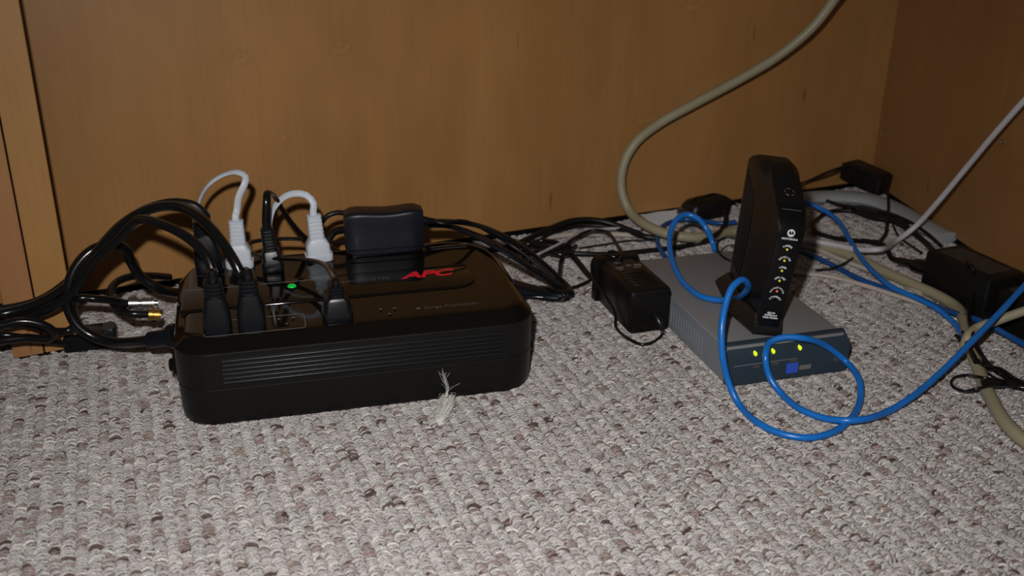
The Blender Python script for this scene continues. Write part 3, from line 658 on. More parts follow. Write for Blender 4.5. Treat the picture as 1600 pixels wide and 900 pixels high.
bundle_cord('black cable lying along the carpet behind the battery unit', [(795, 460, .004), (830, 452, .004), (856, 450, .016), (880, 460, .0165), (875, 468, .004), (840, 464, .004), (800, 466, .004)], 0.0026, 'cord')
bundle_cord('thin dark lead across the pale cables under the back panel', [(905, 388, .003), (950, 381, .004), (985, 376, .003), (1030, 376, .003)], 0.0012, 'cord_dull')
bundle_cord('knotted black cable in the middle of the heap', [(800, 376, .010), (822, 382, .014), (845, 376, .017), (872, 380, .018), (894, 390, .018), (880, 398, .019), (850, 392, .021), (828, 396, .019), (815, 404, .014), (832, 412, .010)], 0.0030, 'cord')
bundle_cord('tan cable under the black cords beside the back panel', [(835, 376, .005), (870, 369, .004), (905, 366, .004), (950, 366, .004), (1000, 368, .004)], 0.0036, 'pale_cable')
bundle_cord('white flat cable slipping out from under the black heap', [(828, 405, .020), (838, 399, .027), (850, 393, .027), (862, 387, .028), (880, 378, .028), (898, 368, .026), (918, 362, .016), (950, 358, .010), (1000, 358, .006)], 0.0046, 'white_cable', up=(0, 0, 1), rb=0.0018)

# block adapter on the carpet
BA_o = at(985, 524, 0) + Vector((-0.002, 0.001, 0))
BA_r = math.radians(-3.5)
BA = thing('block_adapter', 'bulky black block adapter on the carpet against the grey metal box', 'adapter', BA_o, (0, 0, BA_r))
bw, bd_, bh = 0.0500, 0.106, 0.0505
def ba_ring(y, ins, x0=0, x1=bw, h=bh):
    c_ = 0.0075
    x0 += ins; x1 -= ins; z0 = ins; z1 = h - ins
    return [Vector((x, y, z)) for x, z in ((x0 + .004, z0), (x1 - .004, z0), (x1, z0 + .004), (x1, z1 - c_), (x1 - c_ * .35, z1 - .001), (x1 - c_, z1), (x0 + c_ * .6, z1), (x0 + c_ * .2, z1 - .001), (x0, z1 - c_ * .6), (x0, z0 + .004))]
mesh_obj('body', loft([ba_ring(0, .003), ba_ring(.0015, .0008), ba_ring(.004, 0), ba_ring(bd_ - .014, 0), ba_ring(bd_ - .012, .0012)]), M['modem_black'], BA)
mesh_obj('pin_plate', loft([ba_ring(bd_ - .012, -.0025, h=bh), ba_ring(bd_ - .003, -.003), ba_ring(bd_, -.0005)]), M['modem_black'], BA)
for k in range(6):
    y = 0.016 + k * 0.0068
    mesh_obj('ridge', box_bm(0.009, bw - 0.010, y, y + 0.0024, bh - 0.0004, bh + 0.0011, 0.0005, 1), M['modem_black'], BA)
lb = mesh_obj('rating_label', box_bm(0.008, bw - 0.010, 0.060, 0.092, bh - 0.0002, bh + 0.0002), add_noise(mat('label_black', (0.014, 0.012, 0.012), 0.35, 0.4), 60, .1), BA, smooth=False)
def star_bm(cx, cy, r, z):
    b = bmesh.new(); vs = []
    for i in range(12):
        a = math.pi * i / 6; q = r if i % 2 == 0 else r * 0.5
        vs.append(b.verts.new((cx + q * math.cos(a), cy + q * .85 * math.sin(a), z)))
    f = b.faces.new(vs); r_ = bmesh.ops.extrude_face_region(b, geom=[f])
    for v in r_['geom']:
        if isinstance(v, bmesh.types.BMVert): v.co.z += 0.0002
    return b
for (sx, sy, sr) in ((0.019, 0.083, 0.0052), (0.028, 0.072, 0.0042)):
    mesh_obj('certification_mark', star_bm(sx, sy, sr, bh + 0.0001), M['grey_print'], lb, smooth=False)
for (x0, x1, y0, y1) in ((0.011, 0.020, 0.067, 0.0705), (0.012, 0.018, 0.062, 0.0645), (0.034, 0.043, 0.069, 0.0735), (0.031, 0.040, 0.0635, 0.066)):
    mesh_obj('print_line', box_bm(x0, x1, y0, y1, bh, bh + 0.0003), M['grey_print'], lb, smooth=False)
mesh_obj('strain_relief', sweep([Vector((0.0315, 0.001, 0.019)), Vector((0.0315, -0.004, 0.018)), Vector((0.033, -0.009, 0.013)), Vector((0.034, -0.011, 0.008))], 0.0048, n=10, radii=[1.25, 1.0, .8, .55]), M['plug_black'], BA)
BAM = Matrix.Translation(BA_o) @ Matrix.Rotation(BA_r, 4, 'Z'); BI = BAM.inverted()
cable('cord', [Vector((0.034, -0.0105, 0.009)), Vector((0.034, -0.013, 0.003)), BI @ at(1014, 537, .0022), BI @ at(1003, 538, .0022), BI @ at(985, 531, .0025), BI @ at(962, 510, .003), Vector((-0.0035, 0.030, 0.012)), Vector((-0.0050, 0.062, 0.024)), Vector((-0.0062, 0.095, 0.033)), Vector((0.001, 0.1115, 0.046)), Vector((0.012, 0.102, bh + .003)), Vector((0.020, 0.094, bh + .003)), Vector((0.027, 0.098, bh + .003)), Vector((0.028, 0.107, bh + .003)), Vector((0.021, 0.1125, bh + .0025)), Vector((0.016, 0.118, 0.038))], 0.0016, M['cord'], BA)

# ================================================================== GREY METAL BOX (network switch)
SW_o = at(1137, 608, 0) + Vector((0.0, 0.004, 0)); SW_r = math.radians(-4.5)
SW = thing('network_switch', 'grey metal box with dark front panel and three lit lamps under the modem', 'network device', SW_o, (0, 0, SW_r))
sw, sd, sh = 0.134, 0.238, 0.0415
mesh_obj('case', box_bm(0.0, sw - .004, 0.004, sd, 0.003, sh, 0.0012, 2), M['case_grey'], SW)
mesh_obj('side_panel', box_bm(-0.0006, 0.0006, 0.006, sd - .002, 0.0035, sh - .0015, 0.0004, 1), M['case_side'], SW)
for (fx, fy) in ((.014, .018), (sw - .018, .018), (.014, sd - .018), (sw - .018, sd - .018)):
    b = loft([[Vector((fx + .006 * math.cos(a), fy + .006 * math.sin(a), z)) for a in [2 * math.pi * i / 14 for i in range(14)]] for z in (0, .0035)])
    mesh_obj('foot', b, M['matt_black'], SW)
for k in range(26):      # fine louvres along the side
    if k % 1 == 0:
        y = 0.055 + k * 0.0062
        mesh_obj('louvre', box_bm(-0.0010, 0.0002, y, y + 0.0022, 0.010, 0.030, 0.0002, 1), M['case_side'], SW, smooth=False)
# bezel: top leans back, right corner cut
bz = [[Vector((x, y, z)) for x, y in o_] for z, o_ in (
    (0.0008, [(0.001, 0.006), (0.003, -0.001), (sw - .001, -0.001), (sw + .001, 0.006)]),
    (0.0015, [(0.000, 0.006), (0.002, -0.002), (sw + .000, -0.002), (sw + .003, 0.006)]),
    (0.031, [(-0.001, 0.008), (0.000, -0.001), (sw + .001, -0.001), (sw + .004, 0.008)]),
    (sh + .0005, [(-0.001, 0.012), (0.001, 0.0060), (sw - .002, 0.0060), (sw + .0005, 0.012)]),
    (sh + .0012, [(0.000, 0.013), (0.002, 0.0075), (sw - .003, 0.0075), (sw - .001, 0.013)]))]
mesh_obj('front_bezel', loft(bz), M['case_bezel'], SW)
SWM = Matrix.Translation(SW_o) @ Matrix.Rotation(SW_r, 4, 'Z'); SI = SWM.inverted()
def sw_front(px, py, off=-0.0004):
    """point of the front face (local y about -0.001) under a picture point"""
    o = SWM @ Vector((0, -0.0013, 0.02)); n = SWM.to_3x3() @ Vector((0, -1, 0))
    return SI @ on_plane(px, py, o, n) + Vector((0, off, 0))
for (px, py) in ((1181, 553), (1209, 549), (1251, 541)):
    p = sw_front(px, py)
    b = bmesh.new()
    loft([[Vector((p.x + q * .0016 * math.cos(a), p.y + yy, min(p.z, .0335) + q * .0024 * math.sin(a))) for a in [2 * math.pi * i / 12 for i in range(12)]] for q, yy in ((1, .006), (1, 0), (.7, -.0008), (.1, -.001))], bm=b)
    mesh_obj('indicator_light', b, M['yellow_led'], SW)
def plate(px0, py0, px1, py1, m, name, th=0.0005):
    a, c_ = sw_front(px0, py0), sw_front(px1, py1)
    return mesh_obj(name, box_bm(min(a.x, c_.x), max(a.x, c_.x), a.y - th, a.y + .002, min(a.z, c_.z), max(a.z, c_.z)), m, SW, smooth=False)
pb_ = plate(1229, 568, 1245, 581, M['blue_badge'], 'logo'); pb_['label'] = 'small blue square logo'
mkp = [(1249, 571, 1266, 575, 'grey_print'), (1176, 571, 1186, 574, 'dim_print'), (1206, 566, 1216, 569, 'dim_print'), (1234, 561, 1246, 564, 'dim_print'), (1302, 558, 1312, 563, 'dim_print')]
for a in mkp: plate(a[0], a[1], a[2], a[3], M[a[4]], 'print_line', 0.0003)
# thin groove lines across the bezel
for (z0) in (0.0225,):
    mesh_obj('bezel_groove', box_bm(0.006, 0.075, -0.0016, 0.0, z0, z0 + .0005), M['case_side'], SW, smooth=False)

# ================================================================== TALL BLACK MODEM ON TOP
MO_p = at(1196, 531, sh + 0.0012)
MO_a = math.radians(70)      # direction of its depth axis
# local x = across (towards its right), local y = depth, z up
MO = thing('cable_modem', 'tall narrow black modem with a curved top, standing on the grey metal box', 'modem', MO_p + Vector((0.005, 0.007, 0.0018)), (0, math.radians(6.8), MO_a - math.pi / 2))
MOM = Matrix.Translation(MO.location) @ MO.rotation_euler.to_matrix().to_4x4()
H_M = 0.153
def m_front(z):      # depth of the front edge at height z
    t_ = z / H_M
    return 0.002 * (1 - t_) + 0.072 * max(0, (t_ - 0.70) / 0.30) ** 1.9 + 0.006 * max(0, t_ - .3)
def m_section(z):
    """outline at height z: flat bezel at the front, bowed cheeks, flat back"""
    f = m_front(z); bk = 0.128 - 0.002 * (z / H_M) - 0.014 * max(0, (z / H_M - 0.9) / 0.1) ** 2
    w0 = 0.0115 + 0.0035 * (z / H_M); w1 = 0.0175 + 0.005 * (z / H_M); w2 = 0.0115 + 0.010 * (z / H_M)
    pts = []
    right = [(w0 - .0015, f), (w0, f + .0015), (w0 + .0003, f + .008), (w0 + .003, f + (bk - f) * .22), (w1, f + (bk - f) * .45), (w1, f + (bk - f) * .7), (w2 + .001, f + (bk - f) * .93), (w2, bk)]
    return [Vector((x, y, z)) for x, y in right] + [Vector((-x, y, z)) for x, y in right[::-1]]
zs = [0.001, 0.004] + [0.01 + i * 0.0092 for i in range(12)] + [0.117, 0.122, 0.127, 0.132, 0.137, 0.141]
rings = [m_section(z) for z in zs]
last = rings[-1]
for k in range(1, 7):      # domed top
    a_k = math.pi / 2 * k / 6; sc_ = 1 - 0.62 * (1 - math.cos(a_k)); z = 0.141 + 0.0125 * math.sin(a_k)
    src = m_section(z - 0.001); cyy = 0.098
    rings.append([Vector((v.x * sc_, cyy + (v.y - cyy) * (1 - 0.45 * (1 - math.cos(a_k))), z)) for v in src])
mesh_obj('body', loft(rings), M['modem_black'], MO)
# front bezel strip, slightly proud, follows the front curve
def bez_ring(z, w, yo):
    f = m_front(z); return [Vector((-w, f + .0025, z)), Vector((-w, f - yo, z)), Vector((-w * .8, f - yo - .0005, z)), Vector((w * .8, f - yo - .0005, z)), Vector((w, f - yo, z)), Vector((w, f + .0025, z))]
mesh_obj('front_strip', loft([bez_ring(z, 0.0108 + 0.002 * z / H_M, .0006) for z in (0.004, 0.02, 0.05, 0.08, 0.095, 0.105, 0.112, 0.118, 0.124, 0.130)]), M['modem_bezel'], MO)
# grooves = raised ribs on the cheeks, bending forward at the top
def rib(side, k):
    pts = []
    for i in range(14):
        t_ = i / 13; z = 0.030 + (0.104 - k * 0.0035) * t_
        f = m_front(z); bk = 0.120 - 0.010 * (z / H_M)
        y = bk - 0.004 - k * 0.0098 + 0.012 * t_ ** 3 - (0.004) * t_
        # width of body there
        s = m_section(z)[:8]
        xx = s[-1].x
        for a, c_ in zip(s[:-1], s[1:]):
            if a.y <= y <= c_.y: xx = a.x + (c_.x - a.x) * (y - a.y) / max(1e-6, c_.y - a.y)
        pts.append(Vector((side * (xx + .0002), y, z)))
    return sweep(pts, 0.0019, 0.0015, up=(side, 0, 0), n=6, radii=[.3] + [1] * 12 + [.3])
for side in (-1, 1):
    for k in range(5): mesh_obj('cheek_rib', rib(side, k), M['modem_black'], MO)
# foot: flared stand
ft = [[Vector((x, y, z)) for x, y in o_] for z, o_ in (
    (0.0, [(-.014, -.001), (.014, -.001), (.019, .040), (.019, .118), (-.027, .118), (-.027, .040)]),
    (0.003, [(-.015, -.001), (.015, -.001), (.020, .040), (.020, .120), (-.0285, .120), (-.0285, .040)]),
    (0.0075, [(-.0145, .0), (.0145, .0), (.0185, .042), (.0185, .118), (-.0265, .118), (-.0265, .042)]),
    (0.019, [(-.0135, .008), (.0135, .008), (.0160, .046), (.0160, .110), (-.0195, .110), (-.0195, .046)]))]
mesh_obj('foot', loft(ft), M['modem_black'], MO)
# printing on the strip
def on_strip(z, dx=0.0, off=0.0009):
    e = 0.002; f = m_front(z); df = (m_front(z + e) - m_front(z - e)) / (2 * e)
    y = Vector((0, df, 1)).normalized()
    nrm = Vector((1, 0, 0)).cross(y)
    return frame(Vector((dx, f, z)) + nrm * (off + .0006), (1, 0, 0), y)
def flat_disc(name, z, r, m, parent, dx=0, th=0.0004, r1=None):
    b = bmesh.new()
    loft([[Vector((q * r * math.cos(a), q * r * math.sin(a), zz)) for a in [2 * math.pi * i / 20 for i in range(20)]] for q, zz in ((1, -.0004), (1, th * .6), (.6, th), (.05, th))], bm=b)
    bmesh.ops.transform(b, matrix=on_strip(z, dx), verts=b.verts)
    return mesh_obj(name, b, m, parent)
lg = flat_disc('logo', 0.1075, 0.0038, M['white_print'], MO); lg['label'] = 'round white emblem'
# the emblem's dark double-peak mark
b = bmesh.new(); mm = 0.0038
shape = [(-.78, -.55), (-.42, .62), (-.28, .62), (0, .0), (.28, .62), (.42, .62), (.78, -.55), (.42, -.15), (.2, -.38), (0, -.18), (-.2, -.38), (-.42, -.15)]
f_ = b.faces.new([b.verts.new((x * mm, y * mm, 0.0006)) for x, y in shape]); bmesh.ops.triangulate(b, faces=[f_])
bmesh.ops.transform(b, matrix=on_strip(0.1075), verts=b.verts)
mesh_obj('emblem_mark', b, M['modem_bezel'], lg, smooth=False)
text_mesh('lettering', 'MOTOROLA', 0.0026, M['white_print'], MO, on_strip(0.1015), bold=0.00010, sx=1.08)
def arc_text(word, z, rad, size):
    n_ = len(word); parts = []
    bm_ = bmesh.new()
    step = size * 0.74 / rad
    for i, ch in enumerate(word):
        a = (i - (n_ - 1) / 2) * step
        cu = bpy.data.curves.new('t', 'FONT'); cu.body = ch; cu.size = size; cu.align_x = 'CENTER'; cu.align_y = 'CENTER'; cu.offset = 0.00011; cu.extrude = 0.00006; cu.resolution_u = 1
        to = bpy.data.objects.new('t', cu); me = bpy.data.meshes.new_from_object(to); bpy.data.objects.remove(to); bpy.data.curves.remove(cu)
        me.transform(Matrix.Translation((rad * math.sin(a), rad * math.cos(a) - rad, 0)) @ Matrix.Rotation(-a, 4, 'Z'))
        bm_.from_mesh(me); bpy.data.meshes.remove(me)
    bmesh.ops.transform(bm_, matrix=on_strip(z), verts=bm_.verts)
    me = bpy.data.meshes.new('lettering'); bm_.to_mesh(me); bm_.free()
    return mesh_obj('lettering', me, M['white_print'], MO, smooth=False)
for (word, z, led) in (('POWER', 0.0945, 'amber_led'), ('RECEIVE', 0.0830, 'amber_led'), ('SEND', 0.0725, 'amber_led'), ('ONLINE', 0.0620, 'amber_led'), ('PC/ACTIVITY', 0.0510, 'red_led'), ('STANDBY', 0.0415, None)):
    arc_text(word, z, 0.0058 if len(word) < 8 else 0.0062, 0.0027 if len(word) < 8 else 0.0023)
    if led: flat_disc('indicator_light', z - 0.0037, 0.0011, M[led], MO)
    else: flat_disc('indicator_light', z - 0.0037, 0.0008, M['hole'], MO)
for s_, z in (('SB5101', 0.0235), ('SURFboard', 0.0210), ('Cable Modem', 0.0185)):
    text_mesh('lettering', s_, 0.0027, M['white_print'], MO, on_strip(z), bold=0.0001)
# round button mark on the curved top front
b = bmesh.new()
for i in range(5):
    a0 = 2 * math.pi * i / 5
    pts = [Vector((0.0048 * math.cos(a0 + j * .18), 0.0048 * math.sin(a0 + j * .18), 0)) for j in range(5)]
    sweep(pts, 0.0005, n=5, up=(0, 0, 1), bm=b)
bmesh.ops.transform(b, matrix=on_strip(0.1370, 0.0, 0.0004), verts=b.verts)
mesh_obj('button_mark', b, M['dim_print'], MO)
mesh_obj('strip_top_edge', box_bm(-0.0095, 0.0095, m_front(.126) - .0014, m_front(.126) + .001, 0.1260, 0.1266), M['dim_print'], MO, smooth=False)

# ================================================================== CABLES ON THE RIGHT
rbl = 0.0033
bundle_cord('long bright blue network cable looping round the grey metal box and across the carpet', [
    (1117, 392, .046), (1113, 378, .054), (1104, 358, .070), (1090, 341, .080), (1073, 335, .083), (1057, 343, .080), (1047, 366, .068), (1048, 398, .057), (1058, 426, .050), (1075, 449, .0465), (1098, 464, .0465),
    (1125, 469, .048), (1148, 466, 'y', .825), (1164, 457, 'y', .79), (1169, 445, 'y', .772), (1159, 437, 'y', .765), (1144, 449, 'y', .760), (1134, 475, 'y', .754), (1128, 510, 'y', .744), (1129, 555, 'y', .735), (1138, 596, 'y', .728), (1155, 632, .004), (1185, 661, .0036), (1222, 678, .0036),
    (1262, 684, .0036), (1300, 676, .0036), (1328, 656, .0038), (1344, 625, .0045), (1342, 592, .012), (1322, 565, 'y', .735), (1290, 540, 'y', .742), (1258, 529, .0465), (1225, 527, .047), (1203, 535, 'y', .752), (1196, 556, 'y', .741), (1202, 588, 'y', .733), (1220, 614, .004),
    (1252, 640, .0036), (1290, 654, .0036), (1322, 657, .0085), (1350, 655, .009), (1385, 644, .006), (1425, 620, .010), (1470, 582, .018), (1520, 532, .034), (1570, 480, .052), (1625, 420, .075), (1680, 360, .10)], rbl, 'blue_cable')
bundle_cord('blue network cable coming from behind the modem and crossing the beige one', [(1215, 308, 'y', 1.04), (1240, 309, .040), (1264, 318, .036), (1290, 330, .030), (1310, 346, .025), (1326, 372, .020), (1345, 402, .016), (1368, 428, .014), (1395, 449, .0125), (1430, 465, .011), (1462, 481, .010), (1488, 502, .007), (1500, 517, .006), (1507, 528, .006)], 0.0032, 'blue_cable')
bundle_cord('dark blue network cable lying flat behind the modem out past the black bricks', [(1190, 380, .004), (1225, 386, .004), (1260, 396, .004), (1300, 414, .004), (1345, 437, .004), (1390, 453, .004), (1430, 464, .004), (1470, 482, .0038), (1500, 492, .011), (1540, 505, .018), (1580, 527, .013), (1640, 560, .008)], 0.0034, 'blue_dark')
bundle_cord('short blue network cable end beside the grey box back corner', [(1150, 347, .014), (1128, 349, .012), (1100, 346, .010), (1070, 343, .008), (1045, 348, .008), (1030, 360, .010), (1027, 378, .010), (1034, 394, .006), (1040, 402, .004)], 0.0031, 'blue_dark')
bundle_cord('thick beige cable hanging from above and curving along the carpet', [
    (1350, -60, 'y', 1.13), (1312, -12, 'y', 1.15), (1270, 42, 'y', 1.165), (1215, 88, 'y', 1.18), (1150, 127, 'y', 1.19), (1085, 162, 'y', 1.195), (1030, 193, 'y', 1.20), (993, 223, 'y', 1.20), (974, 258, 'y', 1.20), (971, 297, 'y', 1.195), (984, 330, 'y', 1.18), (1012, 353, .022), (1045, 366, .017), (1080, 371, .014), (1115, 368, .012), (1145, 362, .009),
    (1190, 362, .007), (1240, 372, .007), (1290, 386, .007), (1340, 404, .007), (1380, 424, .007), (1425, 444, .0072), (1465, 462, .0075), (1494, 480, .0078), (1508, 505, .010), (1516, 540, .011), (1529, 578, .0078), (1548, 622, .0066), (1574, 664, .0066), (1604, 692, .0066), (1660, 730, .0066)], 0.0066, 'beige_cable')
bundle_cord('slim white cable rising from the modem up past the screw', [(1225, 372, .016), (1262, 376, .014), (1300, 382, .014), (1340, 390, .017), (1372, 390, .024), (1400, 377, 'y', 1.01), (1430, 354, 'y', 1.01), (1465, 316, 'y', .985), (1510, 262, 'y', .95), (1555, 208, 'y', .912), (1605, 152, 'y', .875), (1650, 105, 'y', .845)], 0.0037, 'white_cable')
bundle_cord('short beige cable entering over the dark blue one beside the black bricks', [(1660, 470, .055), (1610, 483, .048), (1580, 493, .040), (1550, 504, .031), (1525, 513, .024), (1512, 526, .020), (1506, 542, .008)], 0.0050, 'beige_cable')
bundle_cord('pale cable lying faintly on the carpet behind the grey box', [(1180, 420, .003), (1250, 427, .003), (1300, 433, .003), (1350, 446, .003), (1400, 462, .003), (1450, 478, .003)], 0.0030, 'pale_cable')
bundle_cord('pale beige cable lying close along the dark blue one', [(1200, 382, .003), (1262, 386, .003), (1320, 408, .003), (1400, 438, .003), (1440, 460, .003)], 0.0032, 'pale_cable')

# grey sleeve round the corner and white paper
sl_p = path([(1225, 318, .006), (1270, 309, .006), (1315, 308, .007), (1350, 311, .008), (1380, 319, .008), (1408, 332, .008), (1440, 351, .008), (1480, 372, .008)])
tag(mesh_obj('cable_sleeve', sweep(sl_p, 0.0180, 0.0085, up=(0, 0, 1), n=14), M['grey_sleeve']), 'wide flat grey sleeve running round the corner of the wooden panels', 'sleeve')
# paper sheet, slightly curled
b = bmesh.new(); gx, gy = 10, 5
c00, c10, c01, c11 = at(1000, 339, .003), at(1090, 325, .003), at(1022, 357, .003), at(1100, 343, .003)
grid = [[None] * (gy + 1) for _ in range(gx + 1)]
for i in range(gx + 1):
    for j in range(gy + 1):
        u, v = i / gx, j / gy
        p = c00.lerp(c10, u).lerp(c01.lerp(c11, u), v); p.z = 0.0035 + 0.006 * (u - .35) ** 2 * 4 * (1 - v) + 0.003 * math.sin(u * 5 + v * 2) ** 2
        grid[i][j] = b.verts.new(p)
for i in range(gx):
    for j in range(gy): b.faces.new((grid[i][j], grid[i + 1][j], grid[i + 1][j + 1], grid[i][j + 1]))
fs = b.faces[:]; ex_ = bmesh.ops.extrude_face_region(b, geom=fs)
for v in ex_['geom']:
    if isinstance(v, bmesh.types.BMVert): v.co.z += 0.0004
tag(mesh_obj('paper_sheet', b, M['paper']), 'crumpled white paper sheet tucked under the thick beige cable', 'paper')

# black plug block behind the modem
K1 = thing('plug_block', 'rounded black plug block on the carpet between paper and modem', 'adapter', at(1108, 349, 0) + Vector((0, 0.012, 0)), (0, 0, math.radians(8)))
mesh_obj('body', rr_loft([(0.001, -.020, .045, -.002, .030), (0.003, -.023, .047, -.004, .032), (0.018, -.024, .048, -.004, .032), (0.026, -.019, .044, -.001, .028), (0.030, -.008, .036, .006, .022)], 0.010), M['cord_dull'], K1)
mesh_obj('prong', box_bm(-.036, -.022, .006, .0075, .010, .017), M['steel'], K1, smooth=False)
mesh_obj('prong', box_bm(-.036, -.022, .018, .0195, .010, .017), M['steel'], K1, smooth=False)
bundle_cord('thin black lead looped over the top of the rounded plug block', [(1090, 322, 'y', 1.17), (1100, 308, 'y', 1.18), (1116, 303, 'y', 1.185), (1132, 307, 'y', 1.18), (1150, 318, 'y', 1.175)], 0.0013, 'cord_dull')
bundle_cord('black cord dropping from the rounded plug block beside the modem', [(1132, 330, .030), (1134, 345, .022), (1128, 358, .016), (1116, 368, .0225), (1100, 376, .010), (1080, 382, .004), (1060, 388, .003)], 0.0032, 'cord_dull')
bundle_cord('thin dark wire ring against the back edge of the modem', [(1150, 410, .046), (1134, 404, .048), (1122, 392, .052), (1122, 378, .058), (1134, 371, .062), (1150, 373, .062)], 0.0014, 'cord_dull')

# black adapter in the far corner
K2 = thing('corner_adapter', 'black block adapter leaning in the far corner of the wooden panels', 'adapter', at(1398, 314, 0.0) + Vector((-0.014, 0.008, 0.012)), (0, math.radians(-6), math.radians(104)))
mesh_obj('body', rr_loft([(0.0, 0.0, .070, -.008, .020), (0.002, -.002, .072, -.010, .022), (0.026, -.002, .070, -.010, .022), (0.030, 0.002, .064, -.007, .018)], 0.005), M['cord_dull'], K2)
mesh_obj('end_block', rr_loft([(0.004, .068, .080, -.006, .016), (0.020, .068, .079, -.006, .016), (0.024, .068, .076, -.004, .014)], 0.003), M['cord_dull'], K2)
bundle_cord('thin black wire arching from the modem to the corner adapter', [(1240, 290, 'y', 1.19), (1264, 282, 'y', 1.20), (1290, 270, 'y', 1.21), (1312, 262, 'y', 1.21), (1328, 259, 'y', 1.21), (1345, 264, 'y', 1.205), (1364, 275, 'y', 1.19)], 0.0015, 'cord_dull')
bundle_cord('second thin wire just below the arching one', [(1246, 288, 'y', 1.2), (1290, 276, 'y', 1.215), (1325, 264, 'y', 1.215), (1342, 270, 'y', 1.21), (1356, 279, 'y', 1.2)], 0.0010, 'cord_dull')
bundle_cord('black cord hanging down from the corner adapter over the grey sleeve', [(1386, 298, .030), (1388, 312, .022), (1388, 330, .016), (1386, 348, .012), (1384, 364, .010), (1376, 376, .008)], 0.0022, 'cord_dull')
# loose black wires on the carpet by the corner
bundle_cord('black wire looping on the carpet behind the two blue cables', [(1420, 352, .008), (1380, 338, .010), (1340, 330, .008), (1300, 330, .006), (1278, 342, .005), (1270, 354, .005), (1278, 364, .005), (1300, 371, .005), (1330, 375, .009), (1350, 377, .006), (1372, 378, .005)], 0.0030, 'cord_dull')
bundle_cord('thick black wire following the inside of the grey sleeve', [(1262, 305, .005), (1290, 313, .006), (1320, 322, .012), (1350, 324, .016), (1385, 332, .015), (1420, 346, .012), (1450, 366, .010), (1470, 384, .010)], 0.0024, 'cord_dull')
bundle_cord('black wire running beside the grey sleeve towards the black bricks', [(1330, 328, .008), (1365, 340, .010), (1395, 345, .012), (1425, 362, .010), (1445, 378, .010), (1458, 392, .012)], 0.0038, 'cord_dull')
bundle_cord('short thin wire tail poking out over the dark blue cable', [(1344, 388, .010), (1336, 400, .008), (1318, 412, .0105), (1300, 419, .010), (1274, 422, .004)], 0.0014, 'cord_dull')
bundle_cord('thin wire between the white cable and the black bricks', [(1395, 352, .004), (1405, 370, .004), (1425, 385, .004), (1440, 395, .006)], 0.0016, 'cord_dull')

# black bricks along the right panel
BRo = at(1432, 450, 0)
BR = thing('power_brick', 'black power brick by the right panel, blue cable crossing in front', 'power brick', BRo + Vector((0.002, -0.001, 0)), (0, 0, math.radians(-88)))
mesh_obj('body', rr_loft([(0.0, 0.001, .098, 0.001, .056), (0.002, 0, .099, 0.0, .057), (0.024, 0, .099, 0.0, .057), (0.0245, .0006, .0984, .0006, .0564), (0.025, 0, .099, 0.0, .057), (0.048, 0.0005, .0985, 0.0005, .0565), (0.050, .003, .096, .003, .054)], 0.004), M['matt_black'], BR)
mesh_obj('socket', box_bm(-0.006, 0.001, 0.008, 0.030, 0.012, 0.036, 0.002), M['plug_black'], BR)
mesh_obj('rating_label', box_bm(0.012, 0.086, 0.012, 0.046, 0.0499, 0.0503), add_noise(mat('worn_label', (0.045, 0.036, 0.028), 0.6, 0.3), 60, .3), BR, smooth=False)
BS = thing('power_strip', 'long black power strip at the picture edge, next to the power brick', 'power strip', BRo + Vector((0.010, -0.108, 0)), (0, 0, math.radians(-88)))
mesh_obj('body', rr_loft([(0.0, 0.001, .260, 0.0, .060), (0.002, 0, .262, -.001, .062), (0.040, 0, .262, -.001, .062), (0.043, 0.003, .258, 0.003, .058)], 0.005), M['matt_black'], BS)
mesh_obj('outlet_plate', box_bm(0.008, .250, 0.010, .050, 0.0425, 0.0440, 0.0006), add_noise(mat('dusty_black', (0.045, 0.034, 0.024), 0.6, 0.3), 60, .4), BS)
for k in range(5):
    mesh_obj('outlet', box_bm(0.02 + k * .046, 0.044 + k * .046, 0.018, .042, 0.0438, 0.0444), M['hole'], BS, smooth=False)
K3 = thing('power_plug', 'black plug and stub of cord pushed in the end of the power brick', 'plug')
q0 = BRo + Vector((0.022, 0.006, 0.020)); q1 = P(1395, 404, .012)
ax = (q1 - q0).normalized()
mesh_obj('plug', sweep([q0, q0 + ax * .004, q0 + ax * .022, q0 + ax * .028, q0 + ax * .050], .0125, .0085, up=(0, 0, 1), n=12, radii=[.9, 1, .95, .6, .45]), M['plug_black'], K3)
cable('cord', [q0 + ax * .046, q0 + ax * .060, (1382, 384, .010), (1366, 379, .008), (1348, 376, .006)], .0034, M['cord_dull'], K3)
bundle_cord('black cord hanging over the brick where the blue and beige cables cross', [(1512, 408, .054), (1520, 420, .054), (1521, 445, 'y', .815), (1518, 470, 'y', .800), (1514, 492, .018), (1518, 515, .024), (1528, 545, .018), (1545, 570, .008), (1570, 588, .004), (1600, 603, .004), (1650, 620, .004)], 0.0026, 'cord')
bundle_cord('black cord curving down past the crossing towards the picture edge', [(1505, 520, .012), (1520, 555, .016), (1535, 580, .009), (1560, 596, .004), (1600, 606, .007), (1650, 612, .004)], 0.0030, 'cord')
bundle_cord('thinner black cord between the crossing and the picture edge', [(1494, 524, .004), (1512, 545, .004), (1540, 572, .0155), (1565, 578, .008), (1585, 592, .008), (1610, 602, .010), (1650, 606, .010)], 0.0022, 'cord')
bundle_cord('thin black wire ending in a small round loop on the carpet', [(1650, 604, .004), (1590, 604, .004), (1545, 603, .016), (1520, 609, .012), (1504, 611, .003), (1490, 605, .0025), (1486, 597, .0025), (1494, 589, .0025), (1510, 586, .003), (1530, 589, .0155), (1548, 592, .016), (1580, 596, .008), (1650, 600, .008)], 0.0015, 'cord')
bundle_cord('flat black cord pair lying from the small wire loop to the picture edge', [(1532, 597, .016), (1550, 598, .016), (1575, 600, .008), (1610, 602, .006), (1660, 605, .006)], 0.0040, 'cord', up=(0, 0, 1), rb=0.0022)

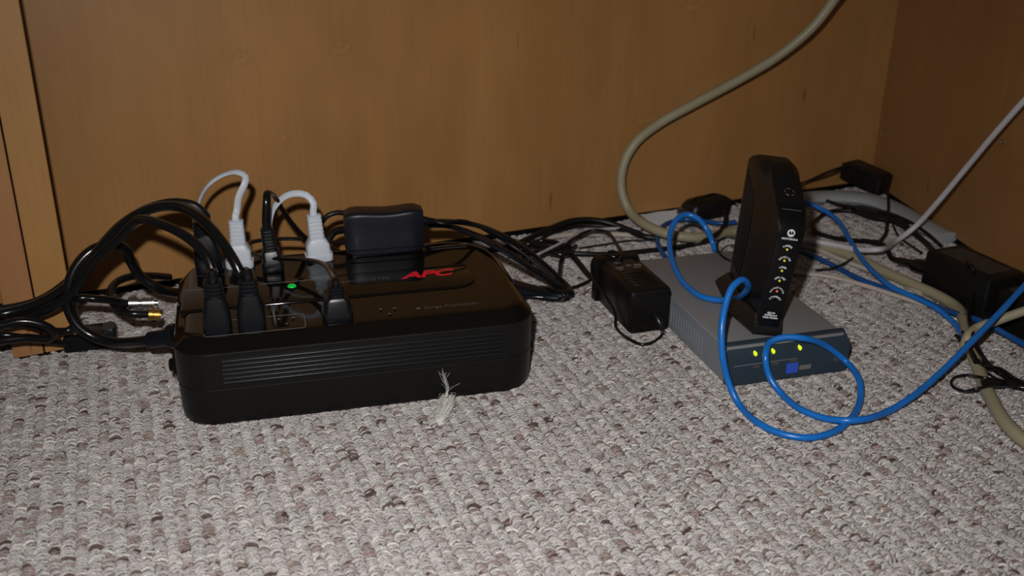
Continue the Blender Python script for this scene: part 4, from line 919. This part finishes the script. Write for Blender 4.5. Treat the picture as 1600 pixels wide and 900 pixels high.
# ================================================================== TUFT OF PET HAIR
T = bpy.data.meshes.new('hair_tuft')
b = bmesh.new()
rng = random.Random(5)
spine = [at(690, 664, .002), at(687, 655, .005), at(692, 644, .0065), at(699, 633, .0075), at(699, 624, .008), at(697, 617, .010)]
sp = catmull(spine, .001)
rad_ = [0.35 + 0.75 * math.sin(math.pi * min(1, (i + 1) / len(sp))) ** .6 + 0.12 * math.sin(i * 1.7) for i in range(len(sp))]
sweep([p + Vector((0, 0, -.0005)) for p in sp], 0.0050, 0.0040, n=12, radii=rad_, bm=b)
for i in range(900):
    a = rng.randint(0, len(sp) - 8); ln = rng.randint(5, min(22, len(sp) - a - 1)) if len(sp) - a - 1 > 5 else 5
    off = Vector((rng.gauss(0, .0026), rng.gauss(0, .0022), abs(rng.gauss(0, .0020))))
    off2 = off + Vector((rng.gauss(0, .002), rng.gauss(0, .002), abs(rng.gauss(0, .001))))
    seg = sp[a:a + ln]
    k = len(seg)
    pts = [seg[j] + off.lerp(off2, j / k) * (0.4 + 0.8 * math.sin(math.pi * j / k)) for j in range(0, k, 2)]
    if len(pts) > 2: sweep(pts, 0.00013, n=3, bm=b)
for i in range(9):      # strands standing up against the battery unit
    px = 698 + rng.gauss(0, 1.2)
    pts = catmull([P(px, 620, 'y', .792), P(699 + rng.gauss(0, 2), 604, 'y', .800), P(694 + rng.gauss(0, 2), 592 + rng.gauss(0, 3), 'y', .802), P(693 + rng.gauss(0, 4), 580 + rng.gauss(0, 5), 'y', .8035)], .002)
    sweep(pts, 0.00011, n=3, bm=b)
for i in range(8):
    s0_ = P(700, 612, 'y', .798)
    a = rng.uniform(-1.2, 1.6)
    pts = catmull([s0_, s0_ + Vector((math.sin(a) * .005, -.003, .006)), s0_ + Vector((math.sin(a) * .011, -.004, .007 + rng.uniform(-.002, .006)))], .002)
    sweep(pts, 0.00007, n=3, bm=b)
tag(mesh_obj('hair_tuft', b, M['dust']), 'small pale tuft of pet hair on the carpet by the battery unit', 'lint', kind='stuff')
